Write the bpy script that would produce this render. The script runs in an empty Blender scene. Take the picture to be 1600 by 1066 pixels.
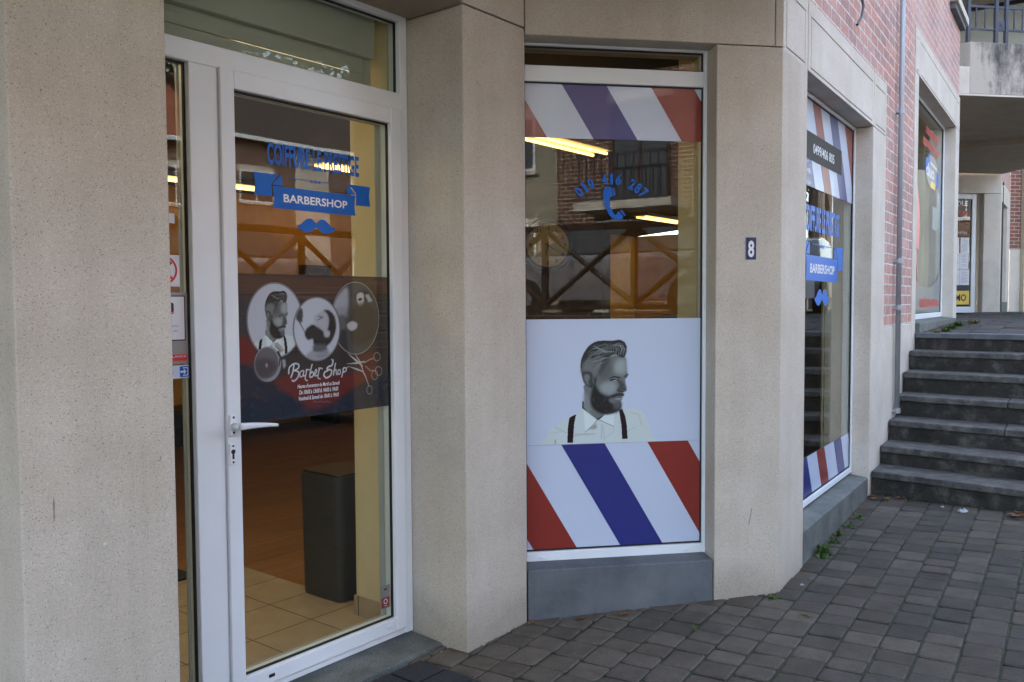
import bpy, bmesh, math, random
import numpy as np
from mathutils import Matrix, Vector
R = math.radians
random.seed(7)
S = bpy.context.scene
COL = S.collection

# ---------------------------------------------------------------- camera
PITCH, ROLL = R(2.7), R(.33)
cam = bpy.data.cameras.new("camera")
cam.sensor_width = 36.0
cam.lens = 1340 / 1600 * 36.0
cam.shift_y = 4 / 1600
cam.clip_start, cam.clip_end = .05, 500
camo = bpy.data.objects.new("camera", cam)
COL.objects.link(camo)
Fv = Vector((0, math.cos(PITCH), -math.sin(PITCH)))
Uv = Vector((0, math.sin(PITCH), math.cos(PITCH)))
Rv = Vector((1, 0, 0))
c_, s_ = math.cos(ROLL), math.sin(ROLL)
Rc, Uc = Rv * c_ - Uv * s_, Rv * s_ + Uv * c_
m = Matrix.Identity(4)
for i in range(3):
    m[i][0], m[i][1], m[i][2] = Rc[i], Uc[i], -Fv[i]
m[0][3], m[1][3], m[2][3] = 0, 0, 1.45
camo.matrix_world = m
S.camera = camo
S.render.resolution_x, S.render.resolution_y = 1024, 682

# ---------------------------------------------------------------- world, sun, exposure
SUN_EL, SUN_AZ = R(40), R(-48)          # azimuth measured from +y towards +x
w = bpy.data.worlds.new("World")
S.world = w
w.use_nodes = True
nt = w.node_tree
bg = nt.nodes['Background']
sky = nt.nodes.new('ShaderNodeTexSky')
sky.sky_type = 'NISHITA'
sky.sun_disc = False
sky.sun_elevation = SUN_EL
sky.sun_rotation = SUN_AZ
sky.air_density, sky.dust_density, sky.ozone_density = 1.0, 3.0, 1.0
hs = nt.nodes.new('ShaderNodeHueSaturation')
hs.inputs['Saturation'].default_value = .70
nt.links.new(sky.outputs[0], hs.inputs['Color'])
nt.links.new(hs.outputs[0], bg.inputs[0])
bg.inputs[1].default_value = .15
sun = bpy.data.lights.new("sun", 'SUN')
sun.energy = .5
sun.angle = R(15)
sun.color = (1, .95, .88)
suno = bpy.data.objects.new("sun", sun)
COL.objects.link(suno)
sd = Vector((math.sin(SUN_AZ) * math.cos(SUN_EL), math.cos(SUN_AZ) * math.cos(SUN_EL), math.sin(SUN_EL)))
suno.rotation_euler = sd.to_track_quat('Z', 'Y').to_euler()
S.view_settings.view_transform = 'Standard'
S.view_settings.look = 'None'
S.view_settings.exposure = 3.12
S.view_settings.gamma = 1

# ---------------------------------------------------------------- frames
K1 = Vector((-.191, 3.4995, 0)); K2 = Vector((.0607, 3.8152, 0)); K3 = Vector((1.2594, 4.0186, 0)); K4 = Vector((9.0824, 16.0, 0))
dA = Vector((.6234, .7819, 0)).normalized(); dB = Vector((.9859, .1674, 0)).normalized(); dC = Vector((.5522, .8337, 0)).normalized()
dS = Vector((math.sin(R(133)), math.cos(R(133)), 0))   # the way the stair noses run
Z = Vector((0, 0, 1))
def frame(o, d, z=0):
    n = Vector((-d.y, d.x, 0))
    M = Matrix.Identity(4)
    for i in range(3):
        M[i][0], M[i][1], M[i][2], M[i][3] = d[i], n[i], Z[i], o[i]
    M[2][3] = z
    return M
FA, FB, FC, FD = frame(K1, dA), frame(K2, dB), frame(K3, dC), frame(K4, dB)
FE = frame(K4, dC)
WORLD = Matrix.Identity(4)
def loc(F, p):
    q = F.inverted() @ Vector((p[0], p[1], 0)); return (q.x, q.y)
def gz(x, y): return .0435 * (x + .191) + .0065 * (y - 3.5)

# ---------------------------------------------------------------- materials
MATS = {}
def newmat(name):
    mt = bpy.data.materials.new(name); mt.use_nodes = True
    MATS[name] = mt
    return mt, mt.node_tree.nodes, mt.node_tree.links, mt.node_tree.nodes['Principled BSDF']
def N(nd, t, **k):
    n = nd.new(t)
    for a, b in k.items():
        if a in n.inputs: n.inputs[a].default_value = b
        else: setattr(n, a, b)
    return n
def ramp(nd, pts):
    r = nd.new('ShaderNodeValToRGB'); e = r.color_ramp.elements
    while len(e) < len(pts): e.new(.5)
    for q, (p, c) in zip(e, pts):
        q.position = p; q.color = (*c, 1) if len(c) == 3 else c
    return r
def mix(nd, lk, a, b, f, mode='MIX'):
    n = nd.new('ShaderNodeMix'); n.data_type = 'RGBA'; n.blend_type = mode
    for s, v in ((6, a), (7, b), (0, f)):
        if isinstance(v, (int, float)): n.inputs[s].default_value = v
        elif isinstance(v, tuple): n.inputs[s].default_value = (*v, 1)
        else: lk.new(v, n.inputs[s])
    return n.outputs[2]
def bumpit(nd, lk, b, h, st, dist=.002):
    n = nd.new('ShaderNodeBump'); n.inputs['Strength'].default_value = st; n.inputs['Distance'].default_value = dist
    lk.new(h, n.inputs['Height']); lk.new(n.outputs[0], b.inputs['Normal'])

def plain(name, col, rough=.5, metal=0, spec=.5, coat=0, var=.06, scale=6, emit=None, es=0):
    mt, nd, lk, b = newmat(name)
    co = nd.new('ShaderNodeTexCoord')
    no = N(nd, 'ShaderNodeTexNoise', Scale=scale, Detail=5.0, Roughness=.6)
    lk.new(co.outputs['Object'], no.inputs['Vector'])
    r = ramp(nd, [(.3, tuple(max(0, c * (1 - var)) for c in col)), (.7, tuple(min(1, c * (1 + var)) for c in col))])
    lk.new(no.outputs[0], r.inputs[0]); lk.new(r.outputs[0], b.inputs['Base Color'])
    b.inputs['Roughness'].default_value = rough; b.inputs['Metallic'].default_value = metal
    b.inputs['Specular IOR Level'].default_value = spec
    b.inputs['Coat Weight'].default_value = coat; b.inputs['Coat Roughness'].default_value = .03
    if emit: b.inputs['Emission Color'].default_value = (*emit, 1); b.inputs['Emission Strength'].default_value = es
    return mt

def concrete(name, col, dirt=.5):
    """washed concrete: fine pale, brown and black grains in a beige paste, faint rain streaks"""
    mt, nd, lk, b = newmat(name)
    co = nd.new('ShaderNodeTexCoord')
    v1 = N(nd, 'ShaderNodeTexVoronoi', Scale=400.0); lk.new(co.outputs['Object'], v1.inputs['Vector'])
    sp = nd.new('ShaderNodeSeparateColor'); lk.new(v1.outputs['Color'], sp.inputs[0])
    d = lambda k: tuple(min(1, c * k) for c in col)
    r1 = ramp(nd, [(0, d(.4)), (.022, d(.6)), (.04, d(.93)), (.5, d(1.0)), (.9, d(1.07)), (.97, d(1.25))])
    lk.new(sp.outputs[0], r1.inputs[0])
    n2 = N(nd, 'ShaderNodeTexNoise', Scale=3.2, Detail=6.0, Roughness=.6); lk.new(co.outputs['Object'], n2.inputs['Vector'])
    r2 = ramp(nd, [(.3, (.86, .84, .8)), (.7, (1.04, 1.04, 1.05))]); lk.new(n2.outputs[0], r2.inputs[0])
    mp = N(nd, 'ShaderNodeMapping'); mp.inputs['Scale'].default_value = (14, 14, .5); lk.new(co.outputs['Object'], mp.inputs[0])
    n3 = N(nd, 'ShaderNodeTexNoise', Scale=1.0, Detail=6.0, Roughness=.65); lk.new(mp.outputs[0], n3.inputs['Vector'])
    r3 = ramp(nd, [(.25, (1 - .16 * dirt,) * 3), (.6, (1, 1, 1))]); lk.new(n3.outputs[0], r3.inputs[0])
    c = mix(nd, lk, r1.outputs[0], r2.outputs[0], 1.0, 'MULTIPLY')
    c = mix(nd, lk, c, r3.outputs[0], 1.0, 'MULTIPLY')
    n5 = N(nd, 'ShaderNodeTexNoise', Scale=40.0, Detail=4.0); lk.new(co.outputs['Object'], n5.inputs['Vector'])
    r5 = ramp(nd, [(.7, (1, 1, 1)), (.78, (.55, .53, .5))]); lk.new(n5.outputs[0], r5.inputs[0])
    c = mix(nd, lk, c, r5.outputs[0], .6, 'MULTIPLY')
    # splash zone where the wall meets the ground: damp, greyer
    sz = nd.new('ShaderNodeSeparateXYZ'); lk.new(co.outputs['Object'], sz.inputs[0])
    ad = N(nd, 'ShaderNodeMath', operation='MULTIPLY_ADD'); lk.new(n2.outputs[0], ad.inputs[0]); ad.inputs[1].default_value = -.5; lk.new(sz.outputs[2], ad.inputs[2])
    r6 = ramp(nd, [(0, (.7, .69, .67)), (.16, (1, 1, 1))]); 
    sh = N(nd, 'ShaderNodeMath', operation='ADD'); lk.new(ad.outputs[0], sh.inputs[0]); sh.inputs[1].default_value = .18
    lk.new(sh.outputs[0], r6.inputs[0])
    c = mix(nd, lk, c, r6.outputs[0], .95 if dirt > .3 else .3, 'MULTIPLY')
    lk.new(c, b.inputs['Base Color'])
    b.inputs['Roughness'].default_value = .85
    n4 = N(nd, 'ShaderNodeTexNoise', Scale=260.0, Detail=3.0); lk.new(co.outputs['Object'], n4.inputs['Vector'])
    bumpit(nd, lk, b, n4.outputs[0], .5, .0015)
    return mt

def brick(name, c1, c2, mort, hh=.063, mw=.011, var=.5, ln=.2, wash=.45):
    """stretcher-bond brickwork laid in the wall's own x/z plane"""
    mt, nd, lk, b = newmat(name)
    co = nd.new('ShaderNodeTexCoord')
    sx = nd.new('ShaderNodeSeparateXYZ'); lk.new(co.outputs['Object'], sx.inputs[0])
    ay = N(nd, 'ShaderNodeMath', operation='ADD'); lk.new(sx.outputs[0], ay.inputs[0]); lk.new(sx.outputs[1], ay.inputs[1])
    cb = nd.new('ShaderNodeCombineXYZ'); lk.new(ay.outputs[0], cb.inputs[0]); lk.new(sx.outputs[2], cb.inputs[1])
    wob = N(nd, 'ShaderNodeTexNoise', Scale=18.0, Detail=3.0); lk.new(co.outputs['Object'], wob.inputs['Vector'])
    wv = N(nd, 'ShaderNodeVectorMath', operation='SCALE'); lk.new(wob.outputs['Color'], wv.inputs[0]); wv.inputs['Scale'].default_value = .008
    av = N(nd, 'ShaderNodeVectorMath', operation='ADD'); lk.new(cb.outputs[0], av.inputs[0]); lk.new(wv.outputs[0], av.inputs[1])
    br = nd.new('ShaderNodeTexBrick'); lk.new(av.outputs[0], br.inputs['Vector'])
    br.inputs['Scale'].default_value = 1.0
    br.inputs['Brick Width'].default_value = ln + mw; br.inputs['Row Height'].default_value = hh + mw
    br.inputs['Mortar Size'].default_value = mw / 2; br.inputs['Mortar Smooth'].default_value = .25; br.inputs['Bias'].default_value = 0
    br.offset = .5
    br.inputs['Color1'].default_value = (*c1, 1); br.inputs['Color2'].default_value = (*c2, 1); br.inputs['Mortar'].default_value = (*mort, 1)
    n2 = N(nd, 'ShaderNodeTexNoise', Scale=30.0, Detail=6.0, Roughness=.7); lk.new(co.outputs['Object'], n2.inputs['Vector'])
    r2 = ramp(nd, [(.3, (1 - var * .5,) * 3), (.7, (1 + var * .25,) * 3)]); lk.new(n2.outputs[0], r2.inputs[0])
    c = mix(nd, lk, br.outputs['Color'], r2.outputs[0], 1.0, 'MULTIPLY')
    n3 = N(nd, 'ShaderNodeTexNoise', Scale=1.4, Detail=5.0); lk.new(co.outputs['Object'], n3.inputs['Vector'])
    r3 = ramp(nd, [(.35, (0, 0, 0)), (.75, (wash, wash, wash))]); lk.new(n3.outputs[0], r3.inputs[0])
    c = mix(nd, lk, c, mort, r3.outputs[0])
    lk.new(c, b.inputs['Base Color']); b.inputs['Roughness'].default_value = .9
    iv = N(nd, 'ShaderNodeMath', operation='MULTIPLY_ADD'); lk.new(br.outputs['Fac'], iv.inputs[0]); iv.inputs[1].default_value = -1; 
    hn = N(nd, 'ShaderNodeMath', operation='MULTIPLY'); lk.new(n2.outputs[0], hn.inputs[0]); hn.inputs[1].default_value = .35
    lk.new(hn.outputs[0], iv.inputs[2])
    bumpit(nd, lk, b, iv.outputs[0], 1.0, .008)
    return mt

def stone(name, c1, c2, c3, sc=5, rough=.75, grain=260.0, bump=.4):
    """weathered bluestone: fine grain, lichen grey blotches, dark damp stains"""
    mt, nd, lk, b = newmat(name)
    co = nd.new('ShaderNodeTexCoord')
    n1 = N(nd, 'ShaderNodeTexNoise', Scale=sc, Detail=8.0, Roughness=.65); lk.new(co.outputs['Object'], n1.inputs['Vector'])
    r1 = ramp(nd, [(.3, c1), (.52, c2), (.75, c3)]); lk.new(n1.outputs[0], r1.inputs[0])
    n2 = N(nd, 'ShaderNodeTexNoise', Scale=grain, Detail=2.0); lk.new(co.outputs['Object'], n2.inputs['Vector'])
    r2 = ramp(nd, [(.32, (.6, .6, .6)), (.5, (1, 1, 1)), (.68, (1.6, 1.6, 1.6))]); lk.new(n2.outputs[0], r2.inputs[0])
    c = mix(nd, lk, r1.outputs[0], r2.outputs[0], 1.0, 'MULTIPLY')
    lk.new(c, b.inputs['Base Color']); b.inputs['Roughness'].default_value = rough
    n3 = N(nd, 'ShaderNodeTexNoise', Scale=60.0, Detail=6.0); lk.new(co.outputs['Object'], n3.inputs['Vector'])
    bumpit(nd, lk, b, n3.outputs[0], bump, .004)
    return mt

def attrmat(name, rough=.5, coat=0, noise=0, alpha=1.0, bump=0):
    mt, nd, lk, b = newmat(name)
    at = nd.new('ShaderNodeAttribute'); at.attribute_name = 'paint'
    src = at.outputs['Color']
    b.inputs['Specular IOR Level'].default_value = .3
    if noise:
        co = nd.new('ShaderNodeTexCoord')
        n2 = N(nd, 'ShaderNodeTexNoise', Scale=220.0, Detail=4.0, Roughness=.7); lk.new(co.outputs['Object'], n2.inputs['Vector'])
        r2 = ramp(nd, [(.34, (1 - noise * 1.8,) * 3), (.66, (1 + noise * 2.0,) * 3)]); lk.new(n2.outputs[0], r2.inputs[0])
        src = mix(nd, lk, src, r2.outputs[0], 1.0, 'MULTIPLY')
        n4 = N(nd, 'ShaderNodeTexNoise', Scale=9.0, Detail=6.0, Roughness=.65); lk.new(co.outputs['Object'], n4.inputs['Vector'])
        r4 = ramp(nd, [(.35, (.78, .77, .75)), (.65, (1.12, 1.12, 1.12))]); lk.new(n4.outputs[0], r4.inputs[0])
        src = mix(nd, lk, src, r4.outputs[0], 1.0, 'MULTIPLY')
        if bump:
            n3 = N(nd, 'ShaderNodeTexNoise', Scale=70.0, Detail=6.0, Roughness=.65); lk.new(co.outputs['Object'], n3.inputs['Vector'])
            bumpit(nd, lk, b, n3.outputs[0], bump, .004)
    lk.new(src, b.inputs['Base Color'])
    b.inputs['Roughness'].default_value = rough; b.inputs['Coat Weight'].default_value = coat; b.inputs['Coat Roughness'].default_value = .02
    if alpha < 1:
        tr = nd.new('ShaderNodeBsdfTransparent'); mx = nd.new('ShaderNodeMixShader'); mx.inputs[0].default_value = alpha
        lk.new(tr.outputs[0], mx.inputs[1]); lk.new(b.outputs[0], mx.inputs[2])
        lk.new(mx.outputs[0], nd['Material Output'].inputs[0])
    return mt

def glassmat(name, tint=(.88, .91, .88), f0=.026, f1=.7):
    mt, nd, lk, b = newmat(name)
    nd.remove(b)
    tr = nd.new('ShaderNodeBsdfTransparent'); tr.inputs[0].default_value = (*tint, 1)
    gl = nd.new('ShaderNodeBsdfGlossy'); gl.inputs['Roughness'].default_value = 0.0; gl.inputs['Color'].default_value = (1, 1, 1, 1)
    co = nd.new('ShaderNodeTexCoord')
    wv = N(nd, 'ShaderNodeTexNoise', Scale=1.6, Detail=1.0); lk.new(co.outputs['Object'], wv.inputs['Vector'])
    bp = nd.new('ShaderNodeBump'); bp.inputs['Strength'].default_value = .035; bp.inputs['Distance'].default_value = .01
    lk.new(wv.outputs[0], bp.inputs['Height']); lk.new(bp.outputs[0], gl.inputs['Normal'])
    lw = nd.new('ShaderNodeLayerWeight'); lw.inputs['Blend'].default_value = .5
    p = N(nd, 'ShaderNodeMath', operation='POWER'); lk.new(lw.outputs['Facing'], p.inputs[0]); p.inputs[1].default_value = 5
    q = N(nd, 'ShaderNodeMath', operation='MULTIPLY_ADD'); lk.new(p.outputs[0], q.inputs[0]); q.inputs[1].default_value = f1; q.inputs[2].default_value = f0
    mx = nd.new('ShaderNodeMixShader'); lk.new(q.outputs[0], mx.inputs[0]); lk.new(tr.outputs[0], mx.inputs[1]); lk.new(gl.outputs[0], mx.inputs[2])
    lk.new(mx.outputs[0], nd['Material Output'].inputs[0])
    return mt

M_CONC = concrete('washed_concrete', (.545, .505, .435))
M_CONC2 = concrete('pale_concrete', (.60, .565, .50), dirt=.3)
M_SOFF = concrete('shaded_soffit_concrete', (.36, .31, .245), dirt=.2)  # darker, browner concrete copy: shade and ground bounce under slabs put into colour
M_BRICK = brick('pink_brick', (.56, .27, .215), (.36, .21, .19), (.68, .65, .61), mw=.012, var=.8, wash=.3)
M_BRICK2 = brick('dark_brick', (.15, .062, .038), (.075, .034, .024), (.46, .41, .34), hh=.066, mw=.020, var=.3, wash=.0)
M_BRICK3 = brick('red_brick', (.27, .10, .065), (.19, .07, .05), (.50, .45, .40), mw=.014, wash=.1)
M_BLUE = stone('bluestone', (.055, .064, .072), (.105, .12, .135), (.15, .165, .18), sc=3, grain=330.0)
M_SILL = stone('sill_stone', (.06, .07, .062), (.11, .122, .115), (.16, .17, .16), sc=6)
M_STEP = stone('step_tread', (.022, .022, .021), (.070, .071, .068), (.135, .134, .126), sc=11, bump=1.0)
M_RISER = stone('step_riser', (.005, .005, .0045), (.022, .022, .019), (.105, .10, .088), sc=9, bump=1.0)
M_SOIL = stone('joint_soil', (.010, .009, .007), (.022, .034, .010), (.045, .038, .026), sc=9, bump=1.0)
M_PVC = plain('white_pvc', (.76, .82, .87), rough=.32, var=.03, scale=3)
M_PVCI = plain('grey_pvc', (.42, .42, .38), rough=.4, var=.04)
M_RUB = plain('black_rubber', (.008, .008, .009), rough=.6)
M_GLASS = glassmat('window_glass')
M_GLASS2 = glassmat('shaded_glass', tint=(.62, .66, .62), f0=.07)
M_CREAM = plain('cream_plaster', (.66, .58, .38), rough=.8, var=.05)
M_ORANGE = plain('amber_wall', (.80, .42, .05), rough=.7, var=.08)
M_DARKW = plain('dark_partition', (.035, .022, .014), rough=.6, var=.2)
M_BLK = plain('black_plastic', (.010, .010, .011), rough=.4)
M_BIN = plain('charcoal_plastic', (.045, .048, .052), rough=.42, var=.05)
M_VBLUE = plain('blue_vinyl', (.008, .13, .55), rough=.38, spec=.18, var=.02)
M_VWHITE = plain('white_vinyl', (.52, .61, .77), rough=.3, coat=.35, var=.02, scale=2)
M_VNAVY = plain('navy_vinyl', (.026, .034, .20), rough=.3, coat=.35, var=.04)
M_VRED = plain('red_vinyl', (.235, .030, .022), rough=.3, coat=.35, var=.04)
M_VBLACK = plain('black_vinyl', (.028, .026, .027), rough=.5, spec=.12)
M_LETTER = plain('white_lettering', (.72, .76, .82), rough=.4, coat=.3)
M_PAINT = attrmat('printed_film', rough=.35, coat=.12)
M_POSTER = attrmat('perforated_film', rough=.6, coat=0, alpha=.87)
M_PAVER = attrmat('concrete_pavers', rough=.85, noise=.16, bump=.8)
M_SHUT = plain('shutter_green_grey', (.47, .49, .44), rough=.5, var=.04)
M_STEEL = plain('railing_blue_steel', (.018, .024, .05), rough=.35)
M_PIPE = plain('zinc_conduit', (.34, .37, .40), rough=.45, metal=.3)
M_LATT = plain('brown_steel', (.05, .022, .012), rough=.5)
M_PAPER = plain('white_paper', (.72, .75, .80), rough=.7)
M_YEL = plain('yellow_card', (.80, .58, .12), rough=.5)
M_REDF = plain('red_film', (.60, .035, .04), rough=.35)
M_REDL = plain('pale_red_film', (.62, .10, .09), rough=.35)
M_FROST = plain('grey_film', (.13, .16, .165), rough=.35, coat=.5)
M_TAUPE = plain('taupe_film', (.27, .24, .21), rough=.4)
M_MAT = stone('rubber_mat', (.012, .013, .015), (.022, .023, .027), (.035, .036, .04), sc=60, rough=.9, bump=.8)
M_TUBE = plain('fluorescent_tube', (.9, .8, .5), emit=(1.0, .55, .15), es=.7)
M_NUM = plain('enamel_navy', (.01, .028, .10), rough=.25, coat=.5)
M_SILV = plain('brushed_silver', (.30, .30, .31), rough=.35, metal=.6)
M_ASPH = stone('asphalt', (.03, .03, .032), (.05, .05, .052), (.07, .07, .07), sc=3)

# wood boards and floor tiles
def boards(name, c1, c2):
    mt, nd, lk, b = newmat(name)
    co = nd.new('ShaderNodeTexCoord')
    br = nd.new('ShaderNodeTexBrick'); lk.new(co.outputs['Object'], br.inputs['Vector'])
    br.inputs['Scale'].default_value = 1; br.inputs['Brick Width'].default_value = 1.2; br.inputs['Row Height'].default_value = .13
    br.inputs['Mortar Size'].default_value = .0012; br.inputs['Color1'].default_value = (*c1, 1); br.inputs['Color2'].default_value = (*c2, 1); br.inputs['Mortar'].default_value = (.02, .01, .005, 1)
    mp = N(nd, 'ShaderNodeMapping'); mp.inputs['Scale'].default_value = (1.5, 22, 1); lk.new(co.outputs['Object'], mp.inputs[0])
    n = N(nd, 'ShaderNodeTexNoise', Scale=1.5, Detail=8.0, Roughness=.65, Distortion=1.0); lk.new(mp.outputs[0], n.inputs['Vector'])
    r = ramp(nd, [(.3, (.72, .68, .62)), (.7, (1.15, 1.15, 1.15))]); lk.new(n.outputs[0], r.inputs[0])
    lk.new(mix(nd, lk, br.outputs[0], r.outputs[0], 1.0, 'MULTIPLY'), b.inputs['Base Color'])
    b.inputs['Roughness'].default_value = .42
    return mt
M_WOOD = boards('oak_laminate', (.30, .145, .058), (.25, .118, .048))
def tiles(name, col, grout, sz):
    mt, nd, lk, b = newmat(name)
    co = nd.new('ShaderNodeTexCoord')
    br = nd.new('ShaderNodeTexBrick'); br.offset = 0; lk.new(co.outputs['Object'], br.inputs['Vector'])
    br.inputs['Scale'].default_value = 1; br.inputs['Brick Width'].default_value = sz; br.inputs['Row Height'].default_value = sz
    br.inputs['Mortar Size'].default_value = .0035; br.inputs['Mortar Smooth'].default_value = .1
    br.inputs['Color1'].default_value = (*col, 1); br.inputs['Color2'].default_value = (*[c * .94 for c in col], 1); br.inputs['Mortar'].default_value = (*grout, 1)
    n = N(nd, 'ShaderNodeTexNoise', Scale=9.0, Detail=8.0, Roughness=.65); lk.new(co.outputs['Object'], n.inputs['Vector'])
    r = ramp(nd, [(.3, (.85, .83, .8)), (.7, (1.1, 1.1, 1.1))]); lk.new(n.outputs[0], r.inputs[0])
    lk.new(mix(nd, lk, br.outputs[0], r.outputs[0], 1.0, 'MULTIPLY'), b.inputs['Base Color'])
    b.inputs['Roughness'].default_value = .38
    return mt
M_TILE = tiles('beige_tiles', (.42, .34, .25), (.10, .08, .06), .305)

# ---------------------------------------------------------------- mesh builder
class MB:
    def __init__(s): s.v = []; s.f = []; s.flat = True
    def add(s, vs, fs):
        o = len(s.v); s.v += [tuple(v) for v in vs]; s.f += [tuple(i + o for i in f) for f in fs]; return s
    def box(s, a0, a1, b0, b1, c0, c1):
        vs = [(x, y, z) for x in (a0, a1) for y in (b0, b1) for z in (c0, c1)]
        return s.add(vs, [(0, 1, 3, 2), (4, 6, 7, 5), (0, 4, 5, 1), (2, 3, 7, 6), (0, 2, 6, 4), (1, 5, 7, 3)])
    def prism(s, poly, z0, z1):
        n = len(poly)
        z0f = z0 if callable(z0) else (lambda x, y: z0)
        z1f = z1 if callable(z1) else (lambda x, y: z1)
        vs = [(x, y, z0f(x, y)) for x, y in poly] + [(x, y, z1f(x, y)) for x, y in poly]
        return s.add(vs, [tuple(range(n))[::-1], tuple(range(n, 2 * n))] + [(i, (i + 1) % n, n + (i + 1) % n, n + i) for i in range(n)])
    def sheet(s, poly, y, t=.0006):
        """a flat cut-out in the wall's plane: poly of (x,z), front at y, thin"""
        n = len(poly)
        vs = [(x, y, z) for x, z in poly] + [(x, y + t, z) for x, z in poly]
        return s.add(vs, [tuple(range(n)), tuple(range(n, 2 * n))[::-1]] + [(i, n + i, n + (i + 1) % n, (i + 1) % n) for i in range(n)])
    def tube(s, pts, r, n=10, caps=True):
        pts = [Vector(p) for p in pts]
        rs = r if isinstance(r, (list, tuple)) else [r] * len(pts)
        vs = []; up = None
        for i, p in enumerate(pts):
            d = (pts[min(i + 1, len(pts) - 1)] - pts[max(i - 1, 0)]).normalized()
            if up is None:
                up = Vector((0, 0, 1)) if abs(d.z) < .9 else Vector((1, 0, 0))
            a = d.cross(up).normalized(); bb = a.cross(d).normalized(); up = bb
            vs += [p + (a * math.cos(2 * math.pi * k / n) + bb * math.sin(2 * math.pi * k / n)) * rs[i] for k in range(n)]
        fs = [(i * n + k, i * n + (k + 1) % n, (i + 1) * n + (k + 1) % n, (i + 1) * n + k) for i in range(len(pts) - 1) for k in range(n)]
        if caps: fs += [tuple(range(n))[::-1], tuple(range((len(pts) - 1) * n, len(pts) * n))]
        return s.add(vs, fs)
    def disc(s, cx, cz, r, y, t, n=40):
        return s.sheet([(cx + r * math.cos(2 * math.pi * k / n), cz + r * math.sin(2 * math.pi * k / n)) for k in range(n)], y, t)
    def ring(s, cx, cz, r0, r1, y, t, n=48, rx=1, a0=0, a1=2 * math.pi):
        for k in range(n):
            a, b = a0 + (a1 - a0) * k / n, a0 + (a1 - a0) * (k + 1) / n
            s.sheet([(cx + r0 * rx * math.cos(a), cz + r0 * math.sin(a)), (cx + r1 * rx * math.cos(a), cz + r1 * math.sin(a)),
                     (cx + r1 * rx * math.cos(b), cz + r1 * math.sin(b)), (cx + r0 * rx * math.cos(b), cz + r0 * math.sin(b))], y, t)
        return s
    def build(s, name, mat, parent=None, F=WORLD, bevel=0, seg=2, smooth=False, label=None):
        me = bpy.data.meshes.new(name); me.from_pydata(s.v, [], s.f)
        bm = bmesh.new(); bm.from_mesh(me); bmesh.ops.recalc_face_normals(bm, faces=bm.faces)
        bm.to_mesh(me); bm.free()
        if smooth:
            for p in me.polygons: p.use_smooth = True
        for mm in (mat if isinstance(mat, (list, tuple)) else [mat]): me.materials.append(mm)
        o = bpy.data.objects.new(name, me); COL.objects.link(o)
        place(o, parent, F)
        if bevel:
            b = o.modifiers.new('bevel', 'BEVEL'); b.width = bevel; b.segments = seg; b.limit_method = 'ANGLE'; b.angle_limit = R(35)
            b.harden_normals = False
        if label: o['label'] = label
        return o
WM = {}
def place(o, parent, F):
    WM[o.name] = F.copy()
    if parent is not None:
        o.parent = parent
        o.matrix_parent_inverse = Matrix.Identity(4)
        o.matrix_basis = WM[parent.name].inverted() @ F
    else: o.matrix_basis = F
def tag(o, label, cat, group=None, kind=None):
    if label: o['label'] = label
    if cat: o['category'] = cat
    if group: o['group'] = group
    if kind: o['kind'] = kind
    return o
def thing(name, F, label, cat, group=None):
    o = bpy.data.objects.new(name, None); COL.objects.link(o); o.empty_display_size = .1
    place(o, None, F)
    return tag(o, label, cat, group)
def copy_tree(o, F, label):
    c = o.copy(); COL.objects.link(c); c['label'] = label; c.matrix_basis = F; WM[c.name] = F
    def rec(src, dst):
        for ch in [q for q in bpy.data.objects if q.parent == src]:
            k = ch.copy(); COL.objects.link(k); k.parent = dst; rec(ch, k)
    rec(o, c)
    return c
def rectframe(s, x0, x1, z0, z1, wl, wr, wb, wt, y0, y1):
    """four mitre-free members butted end to end"""
    s.box(x0, x0 + wl, y0, y1, z0, z1); s.box(x1 - wr, x1, y0, y1, z0, z1)
    s.box(x0 + wl, x1 - wr, y0, y1, z0, z0 + wb); s.box(x0 + wl, x1 - wr, y0, y1, z1 - wt, z1)
    return s
def clip(poly, x0, x1, z0, z1):
    def cut(p, f, g):
        out = []
        for i in range(len(p)):
            a, b = p[i - 1], p[i]
            if f(a) != f(b):
                out.append(g(a, b))
            if f(b): out.append(b)
        return out
    def ix(v, ax):
        def g(a, b):
            t = (v - a[ax]) / (b[ax] - a[ax]); return tuple(a[k] + t * (b[k] - a[k]) for k in (0, 1))
        return g
    for f, g in ((lambda q: q[0] >= x0, ix(x0, 0)), (lambda q: q[0] <= x1, ix(x1, 0)), (lambda q: q[1] >= z0, ix(z0, 1)), (lambda q: q[1] <= z1, ix(z1, 1))):
        if poly: poly = cut(poly, f, g)
    return poly

def text(s, body, x, z, y, h, w=None, align='C', shear=0, bold=0, fn=None, t=.0005):
    """lettering as a flat cut-out mesh; h cap height, w total width"""
    cu = bpy.data.curves.new('t', 'FONT'); cu.body = body; cu.shear = shear; cu.offset = bold; cu.resolution_u = 3
    ob = bpy.data.objects.new('t', cu); COL.objects.link(ob)
    dg = bpy.context.evaluated_depsgraph_get(); dg.update()
    me = bpy.data.meshes.new_from_object(ob.evaluated_get(dg))
    vs = [v.co.copy() for v in me.vertices]; fs = [tuple(p.vertices) for p in me.polygons]
    bpy.data.objects.remove(ob); bpy.data.curves.remove(cu); bpy.data.meshes.remove(me)
    if not vs: return s
    x0, x1 = min(v.x for v in vs), max(v.x for v in vs)
    kz = h / .73
    kx = (w / (x1 - x0)) if w else kz
    off = {'C': -(x0 + x1) / 2, 'L': -x0, 'R': -x1}[align]
    out = []
    for v in vs:
        px, pz = (v.x + off) * kx, v.y * kz
        if fn: px, pz = fn(px, pz)
        out.append((x + px, y, z + pz))
    return s.add(out, fs)

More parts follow.
